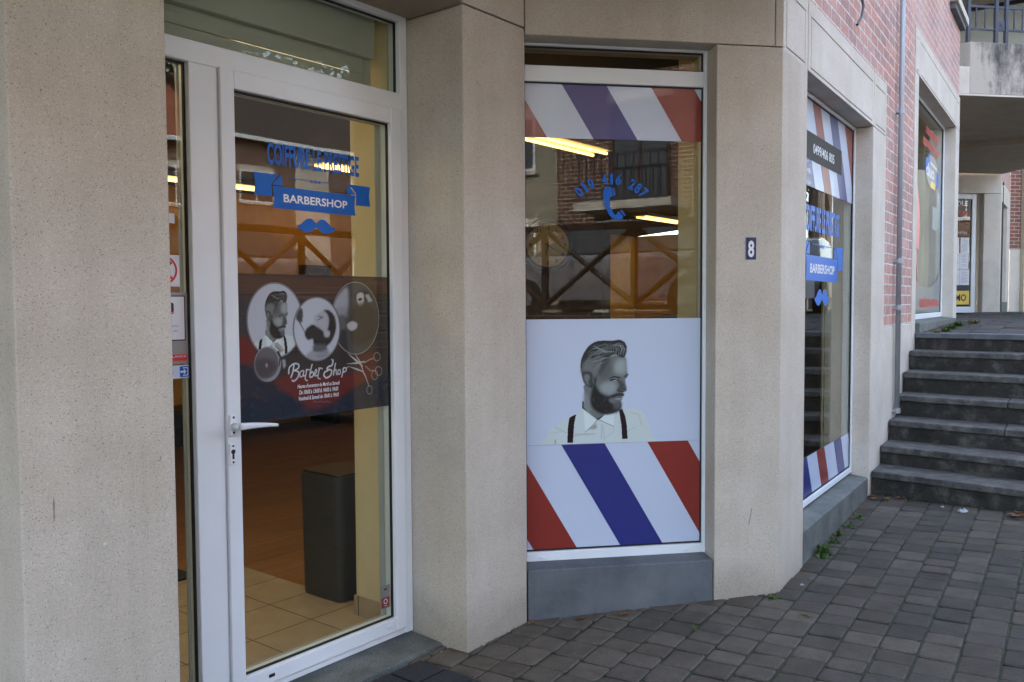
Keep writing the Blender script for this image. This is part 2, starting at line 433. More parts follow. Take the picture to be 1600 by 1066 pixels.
# ---------------------------------------------------------------- pavement, road, landing (setting)
def inside(x, y, mrg=0.0):
    p = (x, y)
    sa, da = loc(FA, p); sb, db = loc(FB, p); sc_, dc_ = loc(FC, p)
    if da > mrg and sa < .404:
        if -1.28 < sa < 0 and da < .19: return False
        return True
    return db > mrg and dc_ > mrg
FP = frame(Vector((0, 0, 0)), Vector((math.sin(R(33.5)), math.cos(R(33.5)), 0)))
def pavers(name, region, zf, pitch=.142, lens=(.115, .135, .16), rng=((0, 1), (0, 1)), tones=None):
    mb = MB(); cols = []
    rd = random.Random(3)
    (a0, a1), (b0, b1) = rng
    b = b0
    while b < b1:
        a = a0 + rd.random() * .1
        wd = pitch
        while a < a1:
            L = rd.choice(lens)
            ca, cb = a + L / 2, b + wd / 2
            q = FP @ Vector((ca, cb, 0))
            if region(q.x, q.y):
                g = rd.uniform(.002, .005)
                x0, x1, y0, y1 = a + g, a + L - g, b + g, b + wd - g
                ch = .007; cr = .014
                dz = rd.uniform(-.003, .003); tx, ty = rd.uniform(-.028, .028), rd.uniform(-.028, .028)
                ps = []
                for (lx, ly, sx, sy) in ((x0, y0, 1, 1), (x1, y0, -1, 1), (x1, y1, -1, -1), (x0, y1, 1, -1)):
                    k1, k2 = cr * rd.uniform(.5, 1.6), cr * rd.uniform(.5, 1.6)
                    p1, p2 = (lx + sx * k1, ly), (lx, ly + sy * k2)
                    pm = (lx + sx * k1 * .3, ly + sy * k2 * .3)
                    ps += [p2, pm, p1] if sx * sy > 0 else [p1, pm, p2]
                n = len(ps); cx, cy = (x0 + x1) / 2, (y0 + y1) / 2
                vs = []
                for lev, ins in ((-.028, 0), (-.004, 0), (0, ch)):
                    for (px, py) in ps:
                        k = 1 - ins / (L / 2)
                        qx, qy = cx + (px - cx) * k, cy + (py - cy) * (1 - ins / (wd / 2))
                        Q = FP @ Vector((qx, qy, 0))
                        vs.append((Q.x, Q.y, zf(Q.x, Q.y) + lev + dz + (qx - cx) * tx + (qy - cy) * ty))
                fs = [(l * n + i, l * n + (i + 1) % n, (l + 1) * n + (i + 1) % n, (l + 1) * n + i) for l in (0, 1) for i in range(n)] + [tuple(range(2 * n, 3 * n))]
                mb.add(vs, fs)
                t = rd.random()
                base = tones[0] if t < .5 else (tones[1] if t < .8 else tones[2])
                k = rd.uniform(.82, 1.2)
                # brownish light near the shop door painted into paver colour, greyer towards stairs
                near = max(0, min(1, (1.9 - q.x) / 1.9))
                c = tuple(k * (base[i] * (1 - near * .5) + tones[3][i] * near * .5) for i in range(3))
                cols += [c] * len(fs)
            a += L
        b += wd
    o = mb.build(name, M_PAVER)
    at = o.data.color_attributes.new('paint', 'FLOAT_COLOR', 'CORNER')
    buf = []
    for p, c in zip(o.data.polygons, cols):
        buf += [(*c, 1)] * p.loop_total
    at.data.foreach_set('color', np.array(buf, 'f').ravel())
    return tag(o, None, None, kind='structure')
TN = [(.060, .053, .045), (.076, .066, .055), (.050, .046, .041), (.150, .122, .095)]
SN = [2.13, 2.44, 2.75, 3.05, 3.34, 3.63, 3.90]; SZ = [.294, .424, .572, .730, .884, 1.040, 1.18]
FS = frame(K3, dC)
def stair_xy(s, t):                 # s along wall C, t along the noses
    q = K3 + dC * s + dS * t; return (q.x, q.y)
def region_low(x, y):
    if inside(x, y, .075): return False
    p = Vector((x, y, 0)) - K3
    # solve p = dC*s + dS*t
    det = dC.x * dS.y - dC.y * dS.x
    s = (p.x * dS.y - p.y * dS.x) / det
    if s > SN[0] + .03 : return False
    return True
pavers('pavement', region_low, gz, rng=((-2.2, 6.4), (-3.9, 3.2)), tones=TN)
def soilpoly(): return None
mb = MB()
mb.add([(-6, -6, gz(-6, -6) - .007), (9, -6, gz(9, -6) - .007), (9, 6, gz(9, 6) - .007), (-6, 6, gz(-6, 6) - .007)], [(0, 1, 2, 3)])
o = mb.build('ground', M_SOIL); tag(o, None, None, kind='structure')
mb = MB(); mb.add([(-150, -150, -.6), (150, -150, -.6), (150, 150, -.6), (-150, 150, -.6)], [(0, 1, 2, 3)])
tag(mb.build('terrain', M_ASPH), None, None, kind='structure')

def lz(x, y):
    d = max(0, (y - 7.2)); return 1.175 + min(.06, d * .022)
def region_up(x, y):
    p = Vector((x, y, 0)) - K3
    det = dC.x * dS.y - dC.y * dS.x
    s = (p.x * dS.y - p.y * dS.x) / det; t = (dC.x * p.y - dC.y * p.x) / det
    if s < SN[6] + .10: return False
    sc_, dc_ = loc(FC, (x, y))
    if dc_ > -.06 and sc_ < 6.85: return False
    sd_, dd_ = loc(FD, (x, y))
    if dd_ > .0: return False
    if x < 4.6 or t > 5.5 and y < 9: return False
    return y < 17
pavers('landing', lambda x, y: region_up(x, y) or (Vector((x, y, 0)) - K3).length < 8 and (lambda sc, dc: SN[6] + .12 < sc < 6.85 and -3 < dc < -.07)(*loc(FC, (x, y))) and region_up2(x, y), lz,
       pitch=.20, lens=(.2, .22), rng=((6.2, 18.5), (-8.0, 2.5)), tones=[(.15, .15, .155), (.17, .165, .165), (.125, .127, .135), (.15, .15, .15)]) if False else None
def region_up2(x, y):
    p = Vector((x, y, 0)) - K3
    det = dC.x * dS.y - dC.y * dS.x
    s = (p.x * dS.y - p.y * dS.x) / det
    sc_, dc_ = loc(FC, (x, y)); sd_, dd_ = loc(FD, (x, y))
    if s < SN[6] + .14 or dd_ > 0: return False
    if sc_ < 6.83 and dc_ > -.05: return False
    if sc_ >= 6.83 and dc_ > 3.0: return False
    return True
pavers('landing', region_up2, lz, pitch=.20, lens=(.2, .22), rng=((6.4, 20), (-7.0, 1.6)),
       tones=[(.066, .064, .064), (.075, .072, .068), (.054, .053, .056), (.066, .065, .065)])
a, b2, c2, d2 = stair_xy(SN[6] + .02, 0), stair_xy(SN[6] + .02, 5.6), (16, 12), (2, 24)
mb = MB(); mb.add([(*a, 1.16), (*b2, 1.16), (17, 7, 1.2), (22, 22, 1.224), (2, 24, 1.224)], [(0, 1, 2, 3, 4)])
tag(mb.build('landing_bed', M_SOIL), None, None, kind='structure')

# ---------------------------------------------------------------- outdoor stairs
st = thing('outdoor_stairs', frame(Vector((*stair_xy(SN[0], 0), 0)), dS), 'seven dark weathered stone steps climbing along the brick wall', 'stairs')
def quad(s0, s1, t0, t1): return [stair_xy(s0, t0), stair_xy(s0, t1), stair_xy(s1, t1), stair_xy(s1, t0)]
rs = random.Random(5)
for i in range(7):
    s0 = SN[i]; s1 = SN[i + 1] if i < 6 else s0 + .14
    zb = SZ[i - 1] if i else -.05
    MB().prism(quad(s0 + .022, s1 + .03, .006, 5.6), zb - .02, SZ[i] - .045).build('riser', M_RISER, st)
    tr = MB(); t = .004; first = rs.uniform(.7, 1.3)
    while t < 5.6:
        t2 = min(5.6, t + (first if t < .01 else 1.25))
        o_ = .006 * rs.random(); nn_ = max(3, int((t2 - t) / .045)); fe = []
        for k in range(nn_ + 1):
            tt = t + .002 + (t2 - t - .004) * k / nn_; fe.append(stair_xy(s0 + o_ + rs.gauss(0, .0016) + (.008 if rs.random() < .06 else 0), tt))
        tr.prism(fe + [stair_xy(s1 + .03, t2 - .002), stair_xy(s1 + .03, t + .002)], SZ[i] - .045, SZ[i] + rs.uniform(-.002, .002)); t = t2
    tr.build('tread', M_STEP if i < 6 else M_BLUE, st, bevel=.006)

# ---------------------------------------------------------------- the barbershop building
bld = thing('shop_building', FA, 'beige washed concrete and pink brick building with barbershop windows', 'building')
part = lambda mb, name, mat, F=FA, **k: mb.build(name, mat, bld, F, **k)
HT = 2.655
def PA(pts): return pts
# pillars of the door recess
part(MB().box(-1.707, -1.28, 0, .6, -.1, HT), 'pillar', M_CONC, bevel=.006)
k2 = loc(FA, K2)
k2n = loc(FA, FB @ Vector((0, .30, 0)))
p2 = [(0, 0), (k2[0], k2[1]), k2n, (.25, .365), (0, .365)]
part(MB().prism([(x, y) for x, y in p2], -.1, HT - .004), 'pillar', M_CONC, bevel=.006)
# beam over the recess, flush with the pillars, and its soffit
part(MB().prism([(0.0, 0), (k2[0], k2[1]), k2n, (0, .6)], HT + .002, 3.1), 'lintel', M_CONC, bevel=.004)
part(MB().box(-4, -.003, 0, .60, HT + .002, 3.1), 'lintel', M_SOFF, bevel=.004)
part(MB().box(-4, -1.712, .55, .8, -.1, HT), 'side_wall', M_CONC)
# pillar with the house number, and the pier that starts wall C
p3c = loc(FB, K3); e1 = loc(FB, FC @ Vector((.43, 0, 0))); e2 = loc(FB, FC @ Vector((.43, .12, 0))); e3 = loc(FB, FC @ Vector((.30, .30, 0)))
part(MB().prism([(.893, 0), p3c, e1, e2, e3, (.893, .30)], -.1, 2.622), 'pillar', M_CONC, FB, bevel=.005)
part(MB().prism([(.004, 0), (1.175, 0), (1.175, .28), (.004, .28)], 2.626, 3.1), 'lintel', M_CONC, FB, bevel=.004)
part(MB().prism([(1.179, 0), p3c, loc(FB, FC @ Vector((.0, .28, 0))), (1.179, .28)], 2.626, 2.975), 'lintel', M_CONC, FB, bevel=.004)
# bluestone base under the front window
part(MB().prism([(.006, 0), (.888, 0), (.888, .2), (.006, .2)], -.1, lambda x, y: .244 + y * .05), 'window_base', M_BLUE, FB, bevel=.006)
# wall C: lintels with sunk panels, piers, brickwork
def panel_lintel(s0, s1, z0, z1, cuts, nm='lintel'):
    mb = MB(); mb.box(s0, s1, .006, .30, z0, z1)
    xs = [s0] + cuts + [s1]
    # raised rims: the grooves around each panel are real gaps
    for a, b in zip(xs[:-1], xs[1:]):
        a_, b_ = a + (.0 if a == s0 else .010), b
        mb.box(a_, b_ - .0, 0, .006, z1 - .075, z1); 
        mb.box(a_, a_ + .05, 0, .006, z0, z1 - .075); mb.box(b_ - .05, b_, 0, .006, z0, z1 - .075)
        mb.box(a_ + .05, b_ - .05, 0, .006, z0, z0 + .02)
        mb.box(a_ + .056, b_ - .056, -.0005, .006, z0 + .026, z1 - .083)
    return part(mb, nm, M_CONC2, FC, bevel=.0015)
panel_lintel(.003, 2.53, 2.614, 2.972, [.43, 2.085])
panel_lintel(3.75, 6.82, 3.345, 3.71, [3.96, 6.53])
part(MB().box(2.085, 2.53, .0, .30, -.1, 2.610), 'pier', M_CONC2, FC, bevel=.005)
part(MB().box(3.75, 3.94, .0, .30, -.1, 3.341), 'pier', M_CONC2, FC, bevel=.005)
part(MB().prism([(6.52, 0), (6.82, 0), (6.40, .42), (6.40, .30), (6.52, .30)], -.1, 3.341), 'pier', M_CONC2, FC, bevel=.005)
part(MB().box(2.534, 3.746, .002, .30, -.1, 1.262), 'wall_base', M_CONC2, FC, bevel=.004)
part(MB().box(3.944, 6.516, .004, .30, -.1, 1.19), 'wall_base', M_CONC2, FC)
bw = MB().box(2.534, 3.746, .008, .30, 1.264, 3.714)
bw.box(.05, 2.530, .008, .30, 2.976, 3.714); bw.box(.05, 6.80, .008, .30, 3.7145, 7.5)
part(bw, 'brick_wall', M_BRICK, FC)
bw = MB().box(.0, 1.15, .01, .30, 3.104, 7.5); part(bw, 'brick_wall', M_BRICK, FB)
bw = MB().box(-6, .35, .01, .30, 3.104, 7.5); part(bw, 'brick_wall', M_BRICK, FA)
part(MB().box(5.84, 6.86, -.07, .02, 4.50, 4.58), 'upper_sill', M_CONC2, FC, bevel=.004)
part(MB().box(5.90, 6.80, -.045, .02, 4.44, 4.498), 'upper_sill', M_BLUE, FC)
# end wall beyond the corner
q1, q2 = FC @ Vector((6.40, .42, 0)), FD @ Vector((-3.2, .3, 0))
part(MB().prism([(q1.x, q1.y), (q2.x, q2.y), (q2.x - .3, q2.y + .1), (q1.x - .3, q1.y + .2)], .9, 7.5), 'end_wall', M_CONC2, WORLD)
# first floor slab overhanging the shop front
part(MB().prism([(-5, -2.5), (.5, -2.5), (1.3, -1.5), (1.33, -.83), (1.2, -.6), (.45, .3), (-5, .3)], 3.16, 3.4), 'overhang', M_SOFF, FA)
# sills of the two windows in wall C
sl = MB().prism([(.436, .004), (2.080, .004), (2.080, .2), (.436, .2)], -.1, lambda x, y: .256 + y * .12)
part(sl, 'window_sill', M_SILL, FC, bevel=.006)
sl = MB().prism([(3.945, -.035), (6.515, -.035), (6.515, .2), (3.945, .2)], 1.15, lambda x, y: 1.262 + y * .1)
part(sl, 'window_sill', M_SILL, FC, bevel=.005)
# door threshold
part(MB().prism([(-1.277, .14), (-.003, .14), (-.003, .40), (-1.277, .40)], -.06, lambda x, y: .010 + (y - .14) * .05), 'threshold', M_SILL, bevel=.008)
# conduit with clamps, hanging cable
cd = part(MB().tube([(2.955, -.026, .60), (2.955, -.026, 5.6)], .019, 12), 'conduit', M_PIPE, FC, smooth=True)
for zc in (.62, 1.40, 1.75, 2.86, 4.4):
    c = MB(); c.tube([(2.955, -.026, zc - .018), (2.955, -.026, zc + .018)], .026, 12); c.box(2.925, 2.985, -.012, .012, zc - .01, zc + .01); c.build('clamp', M_PIPE, cd, FC)
part(MB().tube([(1.54, .0, 3.36), (1.52, -.03, 3.28), (1.50, -.045, 3.22), (1.42, -.05, 3.13), (1.31, -.05, 3.06)], .008, 8), 'cable', M_BLK, FC)
M_MARK = plain('grime_mark', (.27, .24, .215), rough=.9, var=.4, scale=90)
M_CHIP = plain('chipped_spot', (.62, .60, .58), rough=.9, var=.2, scale=90)
mk = lambda F, pts, m_, y=-.0004: part(MB().sheet(pts, y, .0003), 'surface_mark', m_, F)
q = Vector((0, 0))
mk(FA, [(-1.628, .885), (-1.6245, .885), (-1.6235, .93), (-1.6255, .955), (-1.629, .93)], M_MARK)
mk(FA, [(-1.50, .79), (-1.488, .793), (-1.49, .80), (-1.499, .798)], M_CHIP)
mk(FB, [(1.062, .40), (1.067, .40), (1.080, .475), (1.076, .48)], M_MARK)
mk(FA, [(-1.33, 1.0), (-1.326, .998), (-1.325, 1.012), (-1.329, 1.016)], M_MARK)
for sx, zz in ((.33, .22), (.30, .225), (.78, .23)): pass
# house number
npb = part(MB().box(1.038, 1.090, -.004, 0, 1.646, 1.748), 'number_plate', M_NUM, FB, bevel=.002)
text(MB(), '8', 1.064, 1.660, -.0046, .074, .030, bold=.03).build('digit', M_LETTER, npb, FB)

# ---- door side: transom, sidelight, door leaf
def gasket(x0, x1, z0, z1, y, w=.007, d=.006):
    return rectframe(MB(), x0 - w, x1 + w, z0 - w, z1 + w, w, w, w, w, y - d, y + .004)
fr = MB()
Y0, Y1 = .315, .385
fr.box(-.046, -.003, Y0, Y1, .022, 2.70); fr.box(-1.36, -.046, Y0, Y1, 2.262, 2.335); fr.box(-1.36, -.046, Y0, Y1, 2.634, 2.70)
fr.box(-1.020, -.912, Y0, Y1, .022, 2.262); fr.box(-1.40, -1.30, Y0, Y1, .022, 2.70)
fr.box(-.912, -.046, Y0 + .004, Y1, .022, .050); fr.box(-1.30, -1.020, Y0, Y1, .022, .085)
df = part(fr, 'door_frame', M_PVC, bevel=.004)
MB().box(-1.30, -1.026, .345, .351, .092, 2.255).build('sidelight_pane', M_GLASS, df, FA)
gasket(-1.29, -1.027, .092, 2.255, .345).build('gasket', M_RUB, df, FA)
MB().box(-1.30, -.052, .345, .351, 2.341, 2.628).build('transom_pane', M_GLASS, df, FA)
gasket(-1.29, -.052, 2.341, 2.628, .345).build('gasket', M_RUB, df, FA)
MB().box(-1.044, -1.034, .3515, .360, .085, 2.262).build('inner_trim', M_PVCI, df, FA)
lf = rectframe(MB(), -.909, -.049, .053, 2.266, .055, .062, .058, .066, .303, .372)
leaf = part(lf, 'door', M_PVC, bevel=.004)
lx0, lx1, lz0, lz1 = -.848, -.117, .117, 2.194
MB().box(lx0 - .006, lx1 + .006, .332, .338, lz0 - .006, lz1 + .006).build('pane', M_GLASS, leaf, FA)
gasket(lx0, lx1, lz0, lz1, .330, w=.006).build('gasket', M_RUB, leaf, FA)
ig = rectframe(MB(), lx0 - .006, lx1 + .006, lz0 - .006, lz1 + .006, .004, .028, .004, .004, .3725, .378); ig.build('inner_bead', M_PVCI, leaf, FA)
# handle
h = MB(); h.box(-.905, -.878, .291, .303, .990, 1.065); hp = h.build('handle', M_PVC, leaf, FA, bevel=.004)
lv = MB(); lv.tube([(-.892, .293, 1.026), (-.892, .262, 1.026)], .012, 12)
n = 10; pts = []
for i in range(n + 1):
    u = i / n; pts.append((-.893 + u * .150, .250 - .006 * u, 1.027 - .010 * u * u))
vs = []; fsx = []
for i, p in enumerate(pts):
    u = i / n; hh = .0135 * (1 - .55 * u); dd = .007 * (1 - .3 * u)
    for k in range(10):
        a = 2 * math.pi * k / 10; vs.append((p[0], p[1] + dd * math.cos(a), p[2] + hh * math.sin(a)))
for i in range(n):
    for k in range(10): fsx.append((i * 10 + k, i * 10 + (k + 1) % 10, (i + 1) * 10 + (k + 1) % 10, (i + 1) * 10 + k))
fsx += [tuple(range(10)), tuple(range(n * 10, n * 10 + 10))]
lv.add(vs, fsx); lv.build('lever', M_PVC, hp, FA, smooth=True)
for zz in (1.056, 1.003): MB().disc(-.892, zz, .0045, .2905, .001, 14).build('screw', M_BLK, hp, FA)
lk_ = MB().box(-.906, -.880, .296, .303, .889, .964).build('lock_plate', M_PVC, leaf, FA, bevel=.003)
ky = MB().disc(-.893, .935, .0085, .2953, .0008, 18); ky.sheet([(-.897, .932), (-.889, .932), (-.889, .909), (-.897, .909)], .2955, .0006)
for zz in (.955, .898): ky.disc(-.893, zz, .004, .2953, .0008, 12)
ky.build('keyhole', M_BLK, lk_, FA)
dc = MB(); dc.box(-.165, -.140, .298, .303, .078, .090); dc.build('drip_cap', M_PVC, leaf, FA, bevel=.002)
dc = MB(); dc.box(-.76, -.735, .298, .303, .078, .090); dc.build('drip_cap', M_BLK, leaf, FA, bevel=.002)

# logo lettering (shared by the door and the window in wall C); cx, z offsets measured on the door
def logo(parent, F, cx, z0, k, y, zk=None):
    zk = zk or k
    X = lambda s: cx + (s + .485) * k
    Zz = lambda z: z0 + (z - 1.845) * zk
    mb = MB()
    text(mb, 'COIFFURE LE PRESTIGE', X(-.485), Zz(1.966), y, .079 * zk, .438 * k, bold=.030)
    for a, b in ((-.609, -.515), (-.457, -.365)): mb.sheet([(X(a), Zz(1.9215)), (X(b), Zz(1.9215)), (X(b), Zz(1.9235)), (X(a), Zz(1.9235))], y)
    for sx in (-.503, -.485, -.467):
        mb.sheet([(X(sx) + (.0085 if i % 2 == 0 else .004) * k * math.sin(i * math.pi / 5), Zz(1.920) + (.0085 if i % 2 == 0 else .004) * zk * math.cos(i * math.pi / 5)) for i in range(10)], y)
    mb.build('lettering', M_VBLUE, parent, F)
    rb = MB()
    def swall(xa, xb, za, zb, bl, br):
        n = 8; L = [(xa + bl * math.sin(math.pi * i / n), za + (zb - za) * i / n) for i in range(n + 1)]
        Rr = [(xb - br * math.sin(math.pi * i / n), zb - (zb - za) * i / n) for i in range(n + 1)]
        return [(X(p), Zz(q)) for p, q in (L + Rr)]
    rb.sheet(swall(-.682, -.286, 1.805, 1.886, .006, .006), y)
    rb.sheet([(X(p), Zz(q)) for p, q in [(-.763, 1.846), (-.758, 1.887), (-.763, 1.928), (-.655, 1.928), (-.688, 1.896), (-.686, 1.846)]], y)
    rb.sheet([(X(p), Zz(q)) for p, q in [(-.208, 1.848), (-.213, 1.888), (-.208, 1.928), (-.317, 1.928), (-.283, 1.896), (-.283, 1.848)]], y)
    rb.sheet([(X(p), Zz(q)) for p, q in [(-.648, 1.926), (-.640, 1.926), (-.640, 1.889), (-.680, 1.889), (-.682, 1.893)]], y)
    rb.sheet([(X(p), Zz(q)) for p, q in [(-.324, 1.926), (-.330, 1.926), (-.330, 1.889), (-.290, 1.889), (-.288, 1.893)]], y)
    rb.build('ribbon', M_VBLUE, parent, F)
    text(MB(), 'BARBERSHOP', X(-.483), Zz(1.831), y - .0012, .030 * zk, .306 * k, bold=.022).build('lettering', M_LETTER, parent, F)
    half = [(0, 1.761), (.018, 1.776), (.040, 1.777), (.060, 1.764), (.075, 1.752), (.093, 1.748), (.083, 1.738), (.062, 1.727), (.040, 1.724), (.020, 1.732), (.006, 1.742), (0, 1.744)]
    pl = smooth_poly([(-a, b) for a, b in half[::-1]][1:-1] + half, 3)
    MB().sheet([(X(-.485 + a), Zz(b)) for a, b in pl], y).build('moustache_emblem', M_VBLUE, parent, F)
def smooth_poly(p, sub=4):
    out = []; n = len(p)
    for i in range(n):
        p0, p1, p2, p3 = p[i - 1], p[i], p[(i + 1) % n], p[(i + 2) % n]
        for j in range(sub):
            t = j / sub
            out.append(tuple(.5 * ((2 * p1[k]) + (-p0[k] + p2[k]) * t + (2 * p0[k] - 5 * p1[k] + 4 * p2[k] - p3[k]) * t * t + (-p0[k] + 3 * p1[k] - 3 * p2[k] + p3[k]) * t ** 3) for k in (0, 1)))
    return out
logo(leaf, FA, -.485, 1.845, 1.0, .3304)

# ---------------------------------------------------------------- painted prints (colour held on a fine mesh grid)
class Canvas:
    def __init__(s, x0, x1, z0, z1, res, bg):
        s.x0, s.x1, s.z0, s.z1 = x0, x1, z0, z1
        s.W = int((x1 - x0) / res); s.H = int((z1 - z0) / res)
        s.xs = np.linspace(x0, x1, s.W); s.zs = np.linspace(z0, z1, s.H)
        s.X, s.Z = np.meshgrid(s.xs, s.zs)
        s.c = np.ones((s.H, s.W, 3)) * np.array(bg)
        s.res = res
    def blur(s, m, r):
        k = int(round(r / s.res))
        for _ in range(2):
            if k < 1: break
            for ax in (0, 1):
                acc = np.zeros_like(m)
                for d in range(-k, k + 1): acc += np.roll(m, d, ax)
                m = acc / (2 * k + 1)
        return m
    def mask(s, poly, soft=0):
        p = np.array(poly); m = np.zeros(s.X.shape, bool)
        xj, zj = p[-1]
        for xi, zi in p:
            cnd = ((zi > s.Z) != (zj > s.Z)) & (s.X < (xj - xi) * (s.Z - zi) / ((zj - zi) if abs(zj - zi) > 1e-9 else 1e-9) + xi)
            m ^= cnd; xj, zj = xi, zi
        m = m.astype(float)
        return s.blur(m, soft) if soft else m
    def put(s, m, col, a=1.0):
        s.c = s.c * (1 - (m * a)[..., None]) + np.array(col) * (m * a)[..., None]
    def fill(s, poly, col, soft=0, a=1.0, sm=True, within=None):
        if sm and len(poly) > 4: poly = smooth_poly(list(poly), 3)
        m = s.mask(poly, soft)
        if within is not None: m = m * within
        s.put(m, col, a); return m
    def ell(s, cx, cz, rx, rz):
        return np.clip((1 - np.sqrt(((s.X - cx) / rx) ** 2 + ((s.Z - cz) / rz) ** 2)) * min(rx, rz) / s.res + .5, 0, 1)
    def stroke(s, pts, wd, col, a=1.0, within=None, closed=False):
        best = np.full(s.X.shape, 9.0)
        n = len(pts)
        ws = wd if isinstance(wd, (list, tuple)) else [wd] * n
        m = np.zeros(s.X.shape)
        for i in range(n if closed else n - 1):
            (ax, az), (bx, bz) = pts[i], pts[(i + 1) % n]
            L2 = (bx - ax) ** 2 + (bz - az) ** 2 + 1e-12
            t = np.clip(((s.X - ax) * (bx - ax) + (s.Z - az) * (bz - az)) / L2, 0, 1)
            d = np.sqrt((s.X - ax - t * (bx - ax)) ** 2 + (s.Z - az - t * (bz - az)) ** 2)
            ww = ws[i] * (1 - t) + ws[(i + 1) % n] * t
            m = np.maximum(m, np.clip((ww / 2 - d) / s.res + .5, 0, 1))
        if within is not None: m = m * within
        s.put(m, col, a)
    def build(s, name, mat, parent, F, y, t=.0006):
        H, W = s.H, s.W
        vs = np.stack([s.X.ravel(), np.full(s.X.size, y), s.Z.ravel()], 1)
        idx = np.arange(H * W).reshape(H, W)
        fs = np.stack([idx[:-1, :-1], idx[:-1, 1:], idx[1:, 1:], idx[1:, :-1]], -1).reshape(-1, 4)
        me = bpy.data.meshes.new(name); me.from_pydata(vs.tolist(), [], fs.tolist())
        me.materials.append(mat)
        at = me.color_attributes.new('paint', 'FLOAT_COLOR', 'POINT')
        at.data.foreach_set('color', np.concatenate([np.clip(s.c, 0, 1).reshape(-1, 3), np.ones((H * W, 1))], 1).astype('f').ravel())
        o = bpy.data.objects.new(name, me); COL.objects.link(o); place(o, parent, F)
        return o
def G(v, g=1.0):
    v = v if v < .07 else v * 1.5
    return (v * .88, v * 1.04, v * 1.06)

# ---- man in profile, drawn in a 1066-unit sketch square
PT = dict(
 shirt=[(60,995),(75,940),(105,885),(150,840),(250,770),(325,742),(382,700),(420,735),(500,795),(560,762),(640,735),(700,703),(770,706),(870,730),(905,765),(938,850),(968,965),(972,998)],
 neck=[(388,500),(394,560),(394,640),(380,672),(384,690),(430,745),(500,797),(556,762),(620,700),(560,560),(450,480)],
 head=[(392,400),(430,330),(520,280),(640,250),(735,262),(748,330),(753,395),(757,428),(738,450),(740,490),(749,543),(738,560),(718,568),(728,590),(722,602),(706,610),(713,624),(702,640),(702,700),(640,742),(560,752),(470,690),(445,620),(458,520),(430,512),(385,470)],
 hair=[(362,345),(368,280),(392,220),(430,165),(485,130),(560,121),(620,125),(680,115),(722,130),(746,170),(748,215),(730,264),(690,262),(650,240),(600,262),(560,300),(530,360),(500,440),(482,500),(466,440),(440,395),(400,390),(378,412),(364,380)],
 beard=[(470,478),(490,500),(522,560),(590,598),(655,598),(640,612),(606,640),(650,662),(700,650),(703,700),(690,725),(640,745),(580,752),(520,742),(462,695),(443,640),(450,570),(462,515)],
 moust=[(585,605),(640,580),(690,572),(726,582),(718,596),(660,602),(610,612)])
